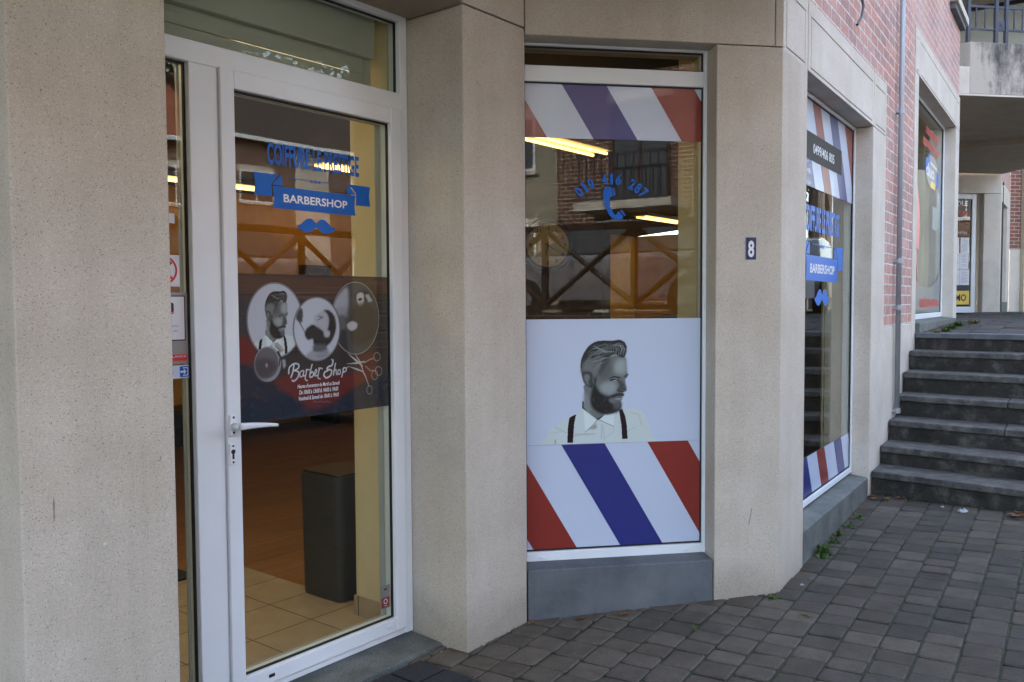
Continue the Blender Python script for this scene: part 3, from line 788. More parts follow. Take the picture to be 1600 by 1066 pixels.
def man(cv, T, dark=.05, lo=1.0, shirt=.42, within=None, flip=False, big=True):
    f = lambda k: [T(*p) for p in PT[k]]
    u = abs(T(100, 0)[0] - T(0, 0)[0]) / 100
    W_ = within
    cv.fill(f('shirt'), G(shirt), 1.5 * u, within=W_)
    for pts, v in (([(150,850),(250,905),(420,925),(480,915)],.33),([(300,930),(400,915),(480,920)],.30),([(560,960),(640,900),(640,860)],.36),([(780,740),(850,760),(880,860)],.34),([(150,960),(152,990)],.15),([(540,840),(535,960)],.30),([(550,850),(560,980)],.34),([(760,900),(820,870)],.34),([(120,900),(200,890)],.36)):
        cv.stroke([T(*p) for p in pts], 9 * u, G(v), .8, W_)
    cv.fill(f('neck'), G(.115), 4 * u, within=W_)
    cv.fill([T(*p) for p in [(388,560),(430,600),(450,700),(420,740),(388,690)]], G(.17), 12 * u, .8, within=W_)
    cv.stroke([T(*p) for p in [(382,640),(380,690),(430,745),(505,795),(552,765)]], 12 * u, G(.012), 1, W_)
    cv.fill([T(*p) for p in [(382,700),(500,795),(402,900)]], G(shirt * 1.18), 2 * u, sm=False, within=W_)
    cv.fill([T(*p) for p in [(556,762),(640,735),(640,858),(520,800)]], G(shirt * 1.16), 2 * u, sm=False, within=W_)
    cv.stroke([T(*p) for p in [(402,898),(470,840),(498,800)]], 6 * u, G(.13), .9, W_); cv.stroke([T(*p) for p in [(520,800),(580,830),(636,856)]], 6 * u, G(.15), .9, W_)
    cv.fill([T(*p) for p in [(490,830),(500,870),(460,880),(430,875)]], G(.16), 6 * u, .8, within=W_)
    for q in ([(268,772),(325,743),(308,830),(297,988),(250,988),(256,850)], [(684,722),(710,705),(736,770),(750,850),(757,970),(710,970),(704,850)]):
        cv.fill([T(*p) for p in q], (.012, .008, .012), 1.0 * u, sm=False, within=W_)
    cv.fill(f('head'), G(.105), 2 * u, within=W_)
    cv.fill([T(*p) for p in [(560,480),(620,470),(660,490),(660,540),(620,585),(540,560),(520,510)]], G(.225), 16 * u, .9, within=W_)
    cv.fill([T(*p) for p in [(660,290),(740,280),(745,340),(745,400),(690,410),(640,380)]], G(.26), 18 * u, .85, within=W_)
    cv.fill([T(*p) for p in [(500,330),(600,280),(620,400),(560,450),(500,430)]], G(.072), 22 * u, .9, within=W_)
    cv.fill(f('hair'), G(.028), 3 * u, within=W_)
    cv.fill([T(*p) for p in [(375,330),(430,280),(520,300),(535,350),(500,430),(470,440),(440,392),(400,385),(378,400)]], G(.13), 16 * u, .85, within=W_)
    rd = random.Random(2)
    for i in range(150 if big else 24):
        a = rd.random(); b_ = rd.random()
        x0, y0 = 368 + b_ * 130 + a * 60, 360 - a * 190 + b_ * 20
        L = rd.uniform(.5, 1.1)
        pts = [(x0, y0), (x0 + 45 * L, y0 - (60 - 35 * a) * L), (x0 + 120 * L, y0 - (85 - 75 * a) * L)]
        v = rd.choice((.012, .02, .03, .12, .17, .22)) if a > .35 else rd.choice((.04, .10, .14, .18))
        cv.stroke([T(*p) for p in pts], [2 * u, 6 * u, 2 * u], G(v), .45, W_)
    for i in range(60 if big else 10):
        a = rd.random(); x0 = 575 + a * 160
        pts = [(x0 - 60 - 40 * rd.random(), 150 + 45 * rd.random()), (x0 - 10, 140 + rd.uniform(0, 30)), (x0 + 10, 195), (x0 - 4 + rd.uniform(-8, 8), 235 + 22 * rd.random())]
        cv.stroke([T(*p) for p in pts], [2 * u, 6 * u, 6 * u, 2 * u], G(rd.choice((.012, .02, .05, .16, .26, .33)) if a > .45 else rd.choice((.012, .02, .04, .12))), .5, W_)
    cv.stroke([T(*p) for p in [(470,165),(520,190),(570,215),(640,215)]], [6 * u, 12 * u, 12 * u, 5 * u], G(.24), .55, W_)
    cv.stroke([T(*p) for p in [(500,130),(560,126),(640,128),(690,121),(728,140),(746,180)]], 12 * u, G(.016), .8, W_)
    cv.stroke([T(*p) for p in [(366,345),(372,285),(396,225),(432,172),(488,134)]], 10 * u, G(.018), .8, W_)
    cv.fill([T(*p) for p in [(560,290),(610,262),(600,300),(560,360),(520,420),(515,380)]], G(.045), 8 * u, .7, within=W_)
    cv.fill([T(*p) for p in [(372,400),(400,385),(450,392),(462,440),(462,520),(440,518),(405,495),(380,450)]], G(.05), 3 * u, within=W_)
    cv.fill([T(*p) for p in [(395,410),(430,405),(440,440),(425,470),(440,500),(415,488),(392,445)]], G(.14), 6 * u, .8, within=W_)
    cv.fill(f('beard'), G(.017), 7 * u, within=W_); cv.fill(f('moust'), G(.030), 4 * u, within=W_)
    for i in range(110 if big else 0):
        x0, y0 = rd.uniform(455, 680), rd.uniform(590, 730)
        if x0 < 520 and y0 > 690: continue
        cv.stroke([T(x0, y0), T(x0 + rd.uniform(0, 18), y0 + rd.uniform(12, 26))], 4 * u, G(rd.choice((.008, .012, .05, .09))), .45, W_)
    cv.fill([T(*p) for p in [(640,650),(698,650),(700,690),(670,712),(640,700)]], G(.09), 12 * u, .7, within=W_)
    cv.fill([T(*p) for p in [(600,620),(640,615),(655,640),(640,655),(605,645)]], G(.12), 8 * u, .8, within=W_)
    cv.fill([T(*p) for p in [(650,606),(712,606),(712,622),(680,630),(650,622)]], G(.22), 4 * u, .8, within=W_)
    cv.stroke([T(*p) for p in [(640,608),(705,610)]], 6 * u, G(.02), 1, W_)
    cv.fill([T(*p) for p in [(672,450),(704,468),(730,500),(746,545),(724,560),(690,562),(668,548),(686,510),(680,480)]], G(.06), 6 * u, .9, within=W_)
    cv.stroke([T(*p) for p in [(668,548),(690,560),(720,562)]], 8 * u, G(.02), .9, W_)
    cv.stroke([T(*p) for p in [(600,446),(640,430),(690,440)]], [7 * u, 13 * u, 13 * u], G(.022), .9, W_); cv.stroke([T(*p) for p in [(735,428),(757,414)]], 14 * u, G(.05), .9, W_)
    cv.stroke([T(*p) for p in [(610,460),(640,455),(672,464)]], 11 * u, G(.006), 1, W_); cv.fill([T(*p) for p in [(645,460),(668,462),(664,470),(640,468)]], G(.3), 2 * u, .9, within=W_)
    cv.stroke([T(*p) for p in [(735,440),(750,436)]], 7 * u, G(.03), .9, W_)

# ---------------------------------------------------------------- front window (plane B)
YB = .113
fr = rectframe(MB(), -.03, .909, .246, 2.632, .052, .031, .046, .017, YB, YB + .07)
fr.box(.022, .878, YB, YB + .07, 2.455, 2.527)
wB = part(fr, 'window', M_PVC, FB, bevel=.003)
wB['label'] = 'white framed barbershop window with portrait print'
MB().box(.018, .882, YB + .020, YB + .026, .288, 2.459).build('pane', M_GLASS, wB, FB)
MB().box(.018, .882, YB + .020, YB + .026, 2.523, 2.619).build('pane', M_GLASS, wB, FB)
gasket(.026, .872, .300, 2.449, YB + .018, w=.006).build('gasket', M_RUB, wB, FB)
gasket(.026, .872, 2.533, 2.609, YB + .018, w=.006).build('gasket', M_RUB, wB, FB)
for sx in (.101, .803): MB().box(sx - .016, sx + .016, YB - .005, YB, .258, .272).build('drip_cap', M_PVC, wB, FB, bevel=.002)
MB().box(.882, .893, YB + .002, YB + .09, .27, 2.62).build('sealant', M_PVCI, wB, FB)
yv = YB + .018
def stripes(parent, F, x0, x1, z0, z1, slope, tops, base=M_VWHITE, y=yv, holes=None):
    MB().sheet([(x0, z0), (x1, z0), (x1, z1), (x0, z1)], y).build('striped_print', base, parent, F)
    for mat in (M_VRED, M_VNAVY):
        for a, b, mm in tops:
            if mm is not mat: continue
            h = z1 - z0
            p = clip([(a, z1), (b, z1), (b + slope * h, z0), (a + slope * h, z0)], x0, x1, z0, z1)
            if p and len(p) > 2: MB().sheet(p, y - .0010).build('stripe', mat, parent, F)
stripes(wB, FB, .024, .876, 2.205, 2.452, .612, [(-.23, -.021, M_VRED), (.197, .409, M_VNAVY), (.625, .835, M_VRED)])
stripes(wB, FB, .024, .876, .297, .788, .583, [(-.228, -.021, M_VRED), (.191, .400, M_VNAVY), (.610, .811, M_VRED)])
WV = (.52, .61, .77)
cv = Canvas(.024, .876, .789, 1.374, .0016, WV)
TB = lambda x, y: (.110 + (x - 60) / 912 * .527, .792 + (995 - y) / 880 * .483)
man(cv, TB)
cv.build('portrait_print', M_PAINT, wB, FB, yv)
# telephone number on an arc, and the handset
phs = [MB(), MB(), MB()]
cxn, czn, Rn = .434, 1.795, .205
body = '010 416 287'; m_ = len(body)
for i, ch in enumerate(body):
    if ch == ' ': continue
    a = R(43 - 86 * i / (m_ - 1))
    def rot(px, pz, a=a): return (px * math.cos(a) + pz * math.sin(a) - (-0) , pz * math.cos(a) - px * math.sin(a)) if False else (px * math.cos(a) - pz * math.sin(a), px * math.sin(a) + pz * math.cos(a))
    ph = phs[body[:i].count(' ')]
    text(ph, ch, cxn - Rn * math.sin(a), czn + Rn * math.cos(a), yv - .0004, .049, .026 if ch != '1' else .015, bold=.035, fn=rot)
for ph in phs: ph.build('lettering', M_VBLUE, wB, FB)
hs_ = [(.414, 1.988), (.436, 1.980), (.440, 1.945), (.428, 1.940), (.424, 1.925), (.430, 1.890), (.448, 1.862), (.458, 1.860), (.468, 1.875), (.490, 1.848), (.478, 1.838), (.446, 1.838), (.420, 1.862), (.402, 1.905), (.394, 1.950), (.398, 1.975)]
hm = MB(); hm.sheet(smooth_poly(hs_, 3), yv - .0004)
hm.sheet([(.439, 1.981), (.446, 1.985), (.452, 1.950), (.445, 1.944)], yv - .0004); hm.sheet([(.476, 1.876), (.497, 1.853), (.502, 1.858), (.482, 1.882)], yv - .0004)
hm.build('handset_emblem', M_VBLUE, wB, FB)

# ---------------------------------------------------------------- window 1 in wall C
YC = .110
fr = rectframe(MB(), .40, 2.083, .284, 2.610, .05, .022, .035, .020, YC, YC + .07)
wC = part(fr, 'window', M_PVC, FC, bevel=.003)
wC['label'] = 'tall barbershop window in the side wall with striped bands'
MB().box(.45, 2.061, YC + .018, YC + .024, .319, 2.590).build('pane', M_GLASS, wC, FC)
gasket(.456, 2.056, .325, 2.585, YC + .016, w=.005).build('gasket', M_RUB, wC, FC)
yc = YC + .016
stripes(wC, FC, .45, 2.056, 2.103, 2.587, .623, [(.20, .39, M_VRED), (.61, .80, M_VNAVY), (1.02, 1.201, M_VRED), (1.412, 1.62, M_VNAVY), (1.821, 2.03, M_VRED)], y=yc)
stripes(wC, FC, .45, 2.056, .326, .556, .56, [(.35, .55, M_VRED), (.78, .975, M_VNAVY), (1.194, 1.378, M_VRED), (1.625, 1.818, M_VNAVY), (2.03, 2.2, M_VRED)], y=yc)
MB().sheet([(.45, 2.254), (1.738, 2.254), (1.738, 2.408), (.45, 2.408)], yc - .0022).build('number_band', M_VBLACK, wC, FC)
text(MB(), '0499/406 805', 1.288, 2.300, yc - .0034, .056, .50, bold=.02).build('lettering', M_LETTER, wC, FC)
logo(wC, FC, 1.288, 1.642, 1.90, yc - .0004, zk=1.80)

# ---------------------------------------------------------------- window 2 in wall C (next shop)
fr = rectframe(MB(), 3.90, 6.520, 1.275, 3.345, .05, .045, .05, .03, YC, YC + .07)
wD = part(fr, 'window', M_PVC, FC, bevel=.003)
wD['label'] = 'neighbouring shop window with red figure and grey film'
MB().box(3.95, 6.475, YC + .018, YC + .024, 1.325, 3.315).build('pane', M_GLASS, wD, FC)
gasket(3.956, 6.470, 1.330, 3.31, YC + .016, w=.006).build('gasket', M_RUB, wD, FC)
arc = [(3.955, 1.331), (6.469, 1.331), (6.469, 1.86)] + [(5.45 + 1.30 * math.cos(R(a)), 2.10 + .52 * math.sin(R(a))) for a in range(-38, -181, -8)] + [(3.955, 1.9)]
arc = [(min(6.469, max(3.955, x)), z) for x, z in arc]
MB().sheet(arc, yc).build('frosted_film', M_FROST, wD, FC)
rq = random.Random(8)
def strokes(mb, x0, x1, z, h, y, mean=.035, drop=0.0):
    # lettering too narrow to read from here: upright strokes joined at head or foot
    x = x0
    while x < x1:
        w_ = mean * rq.uniform(.35, .7); g = mean * rq.uniform(.35, .8); zz = z - drop * (x - x0); hh = h * rq.choice((1, 1, .95))
        mb.sheet([(x, zz), (x + w_, zz), (x + w_, zz + hh), (x, zz + hh)], y)
        if rq.random() < .6: b = zz if rq.random() < .5 else zz + hh - h * .18; mb.sheet([(x + w_, b), (x + w_ + g, b), (x + w_ + g, b + h * .18), (x + w_, b + h * .18)], y)
        x += w_ + g
mb = MB(); strokes(mb, 5.02, 5.72, 1.385, .085, yc - .0012); mb.sheet([(5.40, 1.47), (5.425, 1.47), (5.425, 1.51), (5.40, 1.51)], yc - .0012); mb.build('lettering', M_REDF, wD, FC)
mb = MB(); strokes(mb, 5.74, 6.36, 1.388, .078, yc - .0012); mb.build('lettering', M_REDL, wD, FC)
mb = MB(); strokes(mb, 5.28, 6.14, 3.095, .075, yc, .04); mb.build('lettering', M_REDL, wD, FC)
mb = MB(); strokes(mb, 5.12, 6.24, 2.965, .075, yc, .04); mb.build('lettering', M_REDL, wD, FC)
mb = MB(); mb.sheet([(5.74 + .45 * math.cos(2 * math.pi * k / 36), 2.765 + .165 * math.sin(2 * math.pi * k / 36)) for k in range(36)], yc); mb.build('round_logo', M_TAUPE, wD, FC)
mb = MB()
mb.sheet([(5.28, 2.72), (5.50, 2.70), (5.55, 2.92), (5.46, 2.92), (5.44, 2.86), (5.30, 2.86)], yc - .001); mb.build('logo_blue', M_VBLUE, wD, FC); mb = MB(); mb.sheet([(6.0, 2.64), (6.19, 2.64), (6.19, 2.80), (6.06, 2.80)], yc - .001)
mb.build('logo_blue', M_VBLUE, wD, FC)
mb = MB(); text(mb, 'duo', 5.60, 2.70, yc - .0016, .13, .55, bold=.03); mb.sheet([(5.6, 2.86), (6.05, 2.84), (6.05, 2.815), (5.6, 2.835)], yc - .0016); mb.build('lettering', M_LETTER, wD, FC)
mb = MB(); mb.sheet([(5.62, 2.60), (5.95, 2.60), (5.95, 2.67), (5.66, 2.67)], yc - .001); mb.build('logo_badge', M_YEL, wD, FC)
mb = MB(); mb.sheet(smooth_poly([(4.2, 2.75), (4.55, 2.72), (4.72, 2.62), (4.86, 2.45), (4.95, 2.28), (4.95, 1.98), (4.90, 1.93), (4.78, 1.95), (4.2, 1.98)], 3), yc - .001)
mb.sheet([(4.72, 1.95), (4.78, 1.95), (4.93, 1.66), (4.98, 1.58), (4.90, 1.62)], yc - .0016); mb.build('red_figure_print', M_REDF, wD, FC)
MB().box(5.93, 6.30, YC + .030, YC + .034, 2.20, 2.44).build('taped_paper', M_PAPER, wD, FC)
MB().box(6.24, 6.46, YC + .030, YC + .034, 2.24, 2.62).build('taped_paper', M_PAPER, wD, FC)

# ---------------------------------------------------------------- shop interior
sf = MB()
pts = [FA @ Vector((-4, .40, 0)), FA @ Vector((.05, .40, 0)), FB @ Vector((.02, .22, 0)), FB @ Vector((1.1, .22, 0)), FC @ Vector((.35, .2, 0)), FC @ Vector((3.3, .2, 0)), FC @ Vector((3.3, 1.5, 0)), FC @ Vector((8, 1.5, 0)), FA @ Vector((12, 6.3, 0)), FA @ Vector((-4, 6.3, 0))]
sf.add([(p.x, p.y, .030) for p in pts], [tuple(range(len(pts)))])
WF = WORLD
wfm = frame(K1, dA)
vsl = [tuple(wfm.inverted() @ Vector(v)) for v in sf.v]; sf.v = vsl
tag(sf.build('wood_floor', M_WOOD, None, wfm), None, None, kind='structure')
ft = frame(FA @ Vector((-.22, .745, 0)), dA)
tag(MB().add([(-3.6, -.36, .036), (.27, -.36, .036), (.27, .955, .036), (-3.6, .955, .036)], [(0, 1, 2, 3)]).build('tile_floor', M_TILE, None, ft), None, None, kind='structure')
M_CEIL = plain('dark_ceiling', (.05, .032, .02), rough=.7)
cp = [tuple(p) for p in [loc(FA, q) for q in pts]]
part(MB().prism(cp, 2.72, 2.80), 'ceiling', M_CEIL)
part(MB().box(-4, 12, 6.2, 6.3, .0, 2.72), 'back_wall', M_ORANGE)
part(MB().box(-4.1, -4, .4, 6.2, .0, 2.72), 'inner_wall', M_DARKW)
part(MB().box(11.9, 12, 1, 6.2, .0, 2.72), 'inner_wall', M_ORANGE)
part(MB().box(-.05, .28, .389, .63, .03, 2.72), 'inner_wall', M_CREAM)
part(MB().box(-.058, -.051, .389, .632, .036, .125), 'skirting', M_TILE)
part(MB().box(-.058, .28, .633, .640, .036, .125), 'skirting', M_TILE)
part(MB().box(.8885, .8925, .186, .302, .25, 2.62), 'inner_wall', M_CREAM, FB)
part(MB().box(.894, 1.05, .303, .49, .03, 2.72), 'inner_wall', M_CREAM, FB)
part(MB().box(2.0845, 2.12, .305, .315, .03, 2.72), 'inner_wall', M_CREAM, FC)
part(MB().box(3.30, 3.40, .303, .64, .03, 3.6), 'inner_wall', M_CREAM, FC)
part(MB().box(3.28, 3.299, .62, 1.5, .03, 2.72), 'partition', M_DARKW, FC)
part(MB().box(3.41, 6.6, 1.45, 1.5, 1.1, 3.6), 'inner_wall', M_CREAM, FC)
part(MB().box(3.41, 6.6, .303, 1.449, 1.15, 1.2), 'upper_floor', M_TILE, FC)
part(MB().box(3.41, 6.45, .305, 1.449, 3.42, 3.5), 'upper_ceiling', M_SHUT, FC)
part(MB().box(6.45, 6.6, .303, 1.449, 1.2, 3.42), 'inner_wall', M_CREAM, FC)
# wall thickness above the openings and the flat roof close the building
part(MB().prism([loc(FA, FA @ Vector((-6, .31, 0))), (.3, .31), loc(FA, FB @ Vector((1.1, .31, 0))), loc(FA, FC @ Vector((6.5, .31, 0))), (12, 6.4), (-6, 6.4)], 7.5, 7.7), 'roof', M_BLUE)
part(MB().box(-6, 12, 6.35, 6.45, -.1, 7.5), 'rear_wall', M_BRICK2)
part(MB().box(-6.1, -6, .31, 6.35, -.1, 7.5), 'rear_wall', M_BRICK2)

# roller shutter behind the transom
sh = MB(); sh.box(-1.36, -.105, .40, .50, 2.478, 2.72); sp = part(sh, 'roller_shutter', M_SHUT, bevel=.004)
cur = MB()
for i, z0 in enumerate((2.33, 2.372, 2.414, 2.452)): cur.box(-1.36, -.145, .432 + .001 * (i % 2), .442, z0, z0 + .0405)
cur.build('shutter_slats', M_SHUT, sp, FA, bevel=.003)
MB().box(-.144, -.106, .43, .46, 2.33, 2.476).build('guide_rail', M_SHUT, sp, FA)
# interior side of the door head is closed above the shutter by the ceiling

# ceiling lights
lights = [(-.9, .95, 1.5, 2.45), ]
def fixture(s, d, ln=1.35, lab=''):
    t = thing('ceiling_light', FA @ Matrix.Translation((s, d, 2.66)), lab, 'ceiling light', 'fluorescent ceiling lights in the shop')
    F = FA @ Matrix.Translation((s, d, 2.66))
    MB().box(0, ln, -.12, .12, .012, .058).build('housing', M_PVCI, t, F)
    for y in (-.065, .065): MB().tube([(.02, y, -.004), (ln - .02, y, -.004)], .012, 8).build('tube', M_TUBE, t, F, smooth=True)
fixture(1.95, 1.5, 1.42, 'long twin tube light seen just under the striped band of the front window')
fixture(8.06, 3.85, 1.25, 'small distant twin tube light seen beside the handset emblem')
fixture(2.2, 3.66, 1.2, 'twin tube light seen through the door behind the word prestige')
fixture(1.6, 5.4, 1.3, 'twin tube light seen at the left edge of the door glass')

fixture(3.3, 5.5, 1.3, 'added twin tube light over the low bench, brightening the amber wall')  # extra fixture added to light the amber back wall
fixture(5.6, 5.5, 1.3, 'added twin tube light over the far bench end, brightening the amber wall')  # second extra fixture added for the back wall
fixture(-1.9, 1.0, 1.3, 'added unseen twin tube light inside the shop door, brightening the interior')  # hidden fill light, added to lift the dark interior
fixture(1.2, .75, .9, 'added unseen short twin tube light behind the front window, brightening the interior')  # another hidden fill light added for the interior
tl = thing('ceiling_light', FC @ Matrix.Translation((4.2, .9, 3.38)), 'added twin tube light brightening the neighbouring upper shop', 'ceiling light', 'fluorescent ceiling lights in the shop')  # fill light added because the upper shop came out too dark
MB().box(0, 1.3, -.1, .1, .0, .038).build('housing', M_PVCI, tl, FC @ Matrix.Translation((4.2, .9, 3.38)))
for y in (-.05, .05): MB().tube([(.02, y, -.018), (1.28, y, -.018)], .016, 8).build('tube', M_TUBE, tl, FC @ Matrix.Translation((4.2, .9, 3.38)), smooth=True)
M_FILLGLOW = plain('fill_panel_glow', (.9, .85, .7), emit=(1.0, .76, .46), es=.7)  # glow of the added panels that brighten the shop from out of view
for (s0, s1, e0, e1, lb) in ((-2.3, -.8, .75, 1.9, 'added unseen fill panel over the shop entrance, brightening the interior'), (-.25, .7, .8, 1.45, 'added unseen fill panel above the waste bin, brightening the interior')):  # added fill lights, kept out of the camera's sight
    pF = FA @ Matrix.Translation((s0, e0, 2.68)); pt = thing('fill_light_panel', pF, lb, 'fill light panel')
    h_ = MB(); h_.box(0, s1 - s0, 0, e1 - e0, .012, .038); h_.build('housing', M_PVCI, pt, pF)
    MB().box(.03, s1 - s0 - .03, .03, e1 - e0 - .03, .004, .0115).build('fill_diffuser', M_FILLGLOW, pt, pF)
# partition with the wall clock
cf = frame(Vector((.246, 6.0, 0)), dB)
scr = thing('room_divider', cf, 'dark brown wooden room divider that the round clock hangs on', 'divider')
MB().box(-.62, .46, .0, .06, .03, 2.28).build('board', M_DARKW, scr, cf, bevel=.004)
for x in (-.58, .40): MB().box(x, x + .03, -.006, 0, .03, 2.28).build('batten', M_DARKW, scr, cf)
ck = thing('wall_clock', cf @ Matrix.Translation((0, -.001, 1.85)), 'round wall clock with cream dial and dark rim hanging on the brown divider', 'clock')
cF = cf @ Matrix.Translation((0, -.001, 1.85))
vs, fs = [], []
prof = [(.150, -.030), (.158, -.045), (.172, -.05), (.186, -.040), (.192, -.015), (.192, 0), (.0, 0)]
nn = 48
for r_, y_ in prof:
    vs += [(r_ * math.cos(2 * math.pi * k / nn), y_, r_ * math.sin(2 * math.pi * k / nn)) for k in range(nn)]
for i in range(len(prof) - 1):
    fs += [(i * nn + k, i * nn + (k + 1) % nn, (i + 1) * nn + (k + 1) % nn, (i + 1) * nn + k) for k in range(nn)]
MB().add(vs, fs).build('rim', M_BLK, ck, cF, smooth=True)
M_DIAL = plain('clock_dial', (.33, .25, .13), rough=.4)
MB().disc(0, 0, .153, -.026, .004).build('dial', M_DIAL, ck, cF)
nm = MB()
for h in range(1, 13):
    a = math.pi / 2 - h * math.pi / 6
    text(nm, str(h), .122 * math.cos(a), .122 * math.sin(a) - .015, -.0275, .030, None, bold=.01)
nm.build('numerals', M_BLK, ck, cF)
for nme, a, L, wd in (('hour_hand', math.pi / 2 - 6.33 * math.pi / 6, .078, .008), ('minute_hand', math.pi / 2 - 4 * math.pi / 6, .112, .006)):
    ux, uz = math.cos(a), math.sin(a)
    MB().sheet([(-ux * .02 - uz * wd / 2, -uz * .02 + ux * wd / 2), (-ux * .02 + uz * wd / 2, -uz * .02 - ux * wd / 2), (ux * L + uz * wd / 4, uz * L - ux * wd / 4), (ux * L - uz * wd / 4, uz * L + ux * wd / 4)], -.030, .001).build(nme, M_BLK, ck, cF)

sgF = FA @ Matrix.Translation((4.18, 6.18, 1.86))
sg2 = thing('wall_sign', sgF, 'small dark welcome sign on the amber back wall above the poster', 'sign')
MB().box(-.24, .24, .0, .018, -.07, .07).build('board', plain('sign_board', (.10, .06, .03)), sg2, sgF, bevel=.004)
text(MB(), 'BIENVENUE', 0, -.035, -.002, .07, .44, bold=.03).build('lettering', M_BLK, sg2, sgF)
# waste bin, bench, mats, salon chair
bF = FA @ Matrix.Translation((.125, .935, .036))
bn = thing('waste_bin', bF, 'tall charcoal plastic bin standing behind the glass door', 'bin')
def rrect(hx, hy, r, n=6):
    out = []
    for cx, cy, a0 in ((hx - r, hy - r, 0), (-hx + r, hy - r, 90), (-hx + r, -hy + r, 180), (hx - r, -hy + r, 270)):
        for k in range(n + 1):
            a = R(a0 + 90 * k / n); out.append((cx + r * math.cos(a), cy + r * math.sin(a)))
    return out
def loft(levels, n=6):
    mb = MB(); vs = []; m2 = 4 * (n + 1)
    for hx, hy, r, z in levels: vs += [(x, y, z) for x, y in rrect(hx, hy, r, n)]
    fs = [(i * m2 + k, i * m2 + (k + 1) % m2, (i + 1) * m2 + (k + 1) % m2, (i + 1) * m2 + k) for i in range(len(levels) - 1) for k in range(m2)]
    fs += [tuple(range(m2))[::-1], tuple(range((len(levels) - 1) * m2, len(levels) * m2))]
    return mb.add(vs, fs)
loft([(.134, .142, .04, 0), (.139, .147, .045, .012), (.146, .154, .05, .600)]).build('body', M_BIN, bn, bF, smooth=False)
loft([(.141, .149, .048, .601), (.140, .148, .048, .606), (.136, .144, .046, .610)]).build('lid', M_BLK, bn, bF)
be = thing('low_bench', FA @ Matrix.Translation((3, 5.6, .03)), 'long low black bench along the amber back wall of the shop', 'bench')
beF = FA @ Matrix.Translation((3, 5.6, .03))
MB().box(-3.2, 3.4, -.05, .5, .16, .36).build('seat', M_BLK, be, beF, bevel=.02)
for x in (-3, -1, 1, 3): MB().box(x - .04, x + .04, 0, .45, 0, .16).build('leg', M_BLK, be, beF)
MB().box(-1.25, -.2, 1.72, 2.15, .032, .044).build('inner_mat', M_MAT, None, FA)
tag(bpy.data.objects['inner_mat'], 'dark flat mat lying on the floor inside the shop', 'mat')
chF = FA @ Matrix.Translation((-.2, 3.2, .03)) @ Matrix.Rotation(R(30), 4, 'Z')
chr_ = thing('salon_chair', chF, 'black padded salon chair glimpsed through the narrow side pane', 'chair')
MB().box(-.25, .25, -.25, .25, .44, .55).build('seat', M_BLK, chr_, chF, bevel=.03)
MB().box(-.23, .23, .22, .31, .55, 1.02).build('backrest', M_BLK, chr_, chF, bevel=.03)
for x in (-.29, .25): MB().box(x, x + .05, -.18, .24, .66, .70).build('armrest', M_BLK, chr_, chF, bevel=.01); MB().box(x + .01, x + .04, .0, .04, .50, .66).build('arm_post', M_SILV, chr_, chF)
MB().tube([(0, 0, .05), (0, 0, .44)], .035, 12).build('column', M_SILV, chr_, chF)
MB().tube([(0, 0, 0), (0, 0, .03), (0, 0, .05)], [.26, .25, .08], 24).build('base', M_SILV, chr_, chF)

# ---------------------------------------------------------------- stickers on the narrow side pane and the door
sg = MB().sheet([(-1.20, 1.512), (-1.052, 1.512), (-1.052, 1.617), (-1.20, 1.617)], .3438); sgo = sg.build('no_smoking_sticker', M_PAPER, df, FA)
r_ = MB(); r_.ring(-1.108, 1.566, .040, .047, .3430, .0005, rx=1); r_.sheet([(-1.142, 1.594), (-1.135, 1.600), (-1.074, 1.538), (-1.081, 1.532)], .3426, .0005); r_.build('red_ring', M_REDF, sgo, FA)
g_ = MB(); g_.sheet([(-1.128, 1.556), (-1.120, 1.550), (-1.078, 1.590), (-1.084, 1.596)], .3434, .0003); g_.build('cigarette', M_BIN, sgo, FA)
cs = MB().sheet([(-1.22, 1.252), (-1.025, 1.252), (-1.025, 1.492), (-1.22, 1.492)], .3438).build('camera_notice', M_SILV, df, FA)
MB().sheet([(-1.22, 1.330), (-1.036, 1.330), (-1.036, 1.482), (-1.22, 1.482)], .3430, .0005).build('notice_rim', M_BLK, cs, FA)
MB().sheet([(-1.22, 1.334), (-1.040, 1.334), (-1.040, 1.478), (-1.22, 1.478)], .3424, .0005).build('notice_panel', M_PAPER, cs, FA)
cm = MB(); cm.sheet([(-1.14, 1.452), (-1.092, 1.462), (-1.078, 1.455), (-1.078, 1.428), (-1.14, 1.412)], .3417, .0005); cm.sheet([(-1.12, 1.418), (-1.10, 1.420), (-1.11, 1.395), (-1.13, 1.398)], .3417, .0005); cm.build('camera_symbol', M_BLK, cs, FA)
MB().sheet([(-1.14, 1.410), (-1.078, 1.427), (-1.078, 1.422), (-1.14, 1.404)], .3413, .0004).build('red_line', M_REDF, cs, FA)
MB().sheet([(-1.22, 1.262), (-1.032, 1.262), (-1.032, 1.284), (-1.22, 1.284)], .3430, .0005).build('red_bar', M_REDF, cs, FA)
text(MB(), 'VIDEOSURVEILLANCE', -1.0360, 1.274, .3424, .007, .16, align='R').build('lettering', M_LETTER, cs, FA)
tx = MB()
text(tx, 'camera video', -1.062, 1.378, .3417, .005, .06, align='R'); text(tx, 'loi du 21 mars', -1.064, 1.362, .3417, .005, .055, align='R'); tx.build('lettering', M_BLK, cs, FA)
es = MB().sheet([(-1.22, 1.203), (-1.022, 1.203), (-1.022, 1.247), (-1.22, 1.247)], .3438).build('entrance_sticker', M_VWHITE, df, FA)
MB().sheet([(-1.060, 1.207), (-1.026, 1.207), (-1.026, 1.243), (-1.060, 1.243)], .3432, .0005).build('blue_square', M_VBLUE, es, FA)
a_ = MB(); a_.sheet([(-1.058, 1.222), (-1.046, 1.222), (-1.046, 1.215), (-1.037, 1.225), (-1.046, 1.235), (-1.046, 1.228), (-1.058, 1.228)], .3428, .0004)
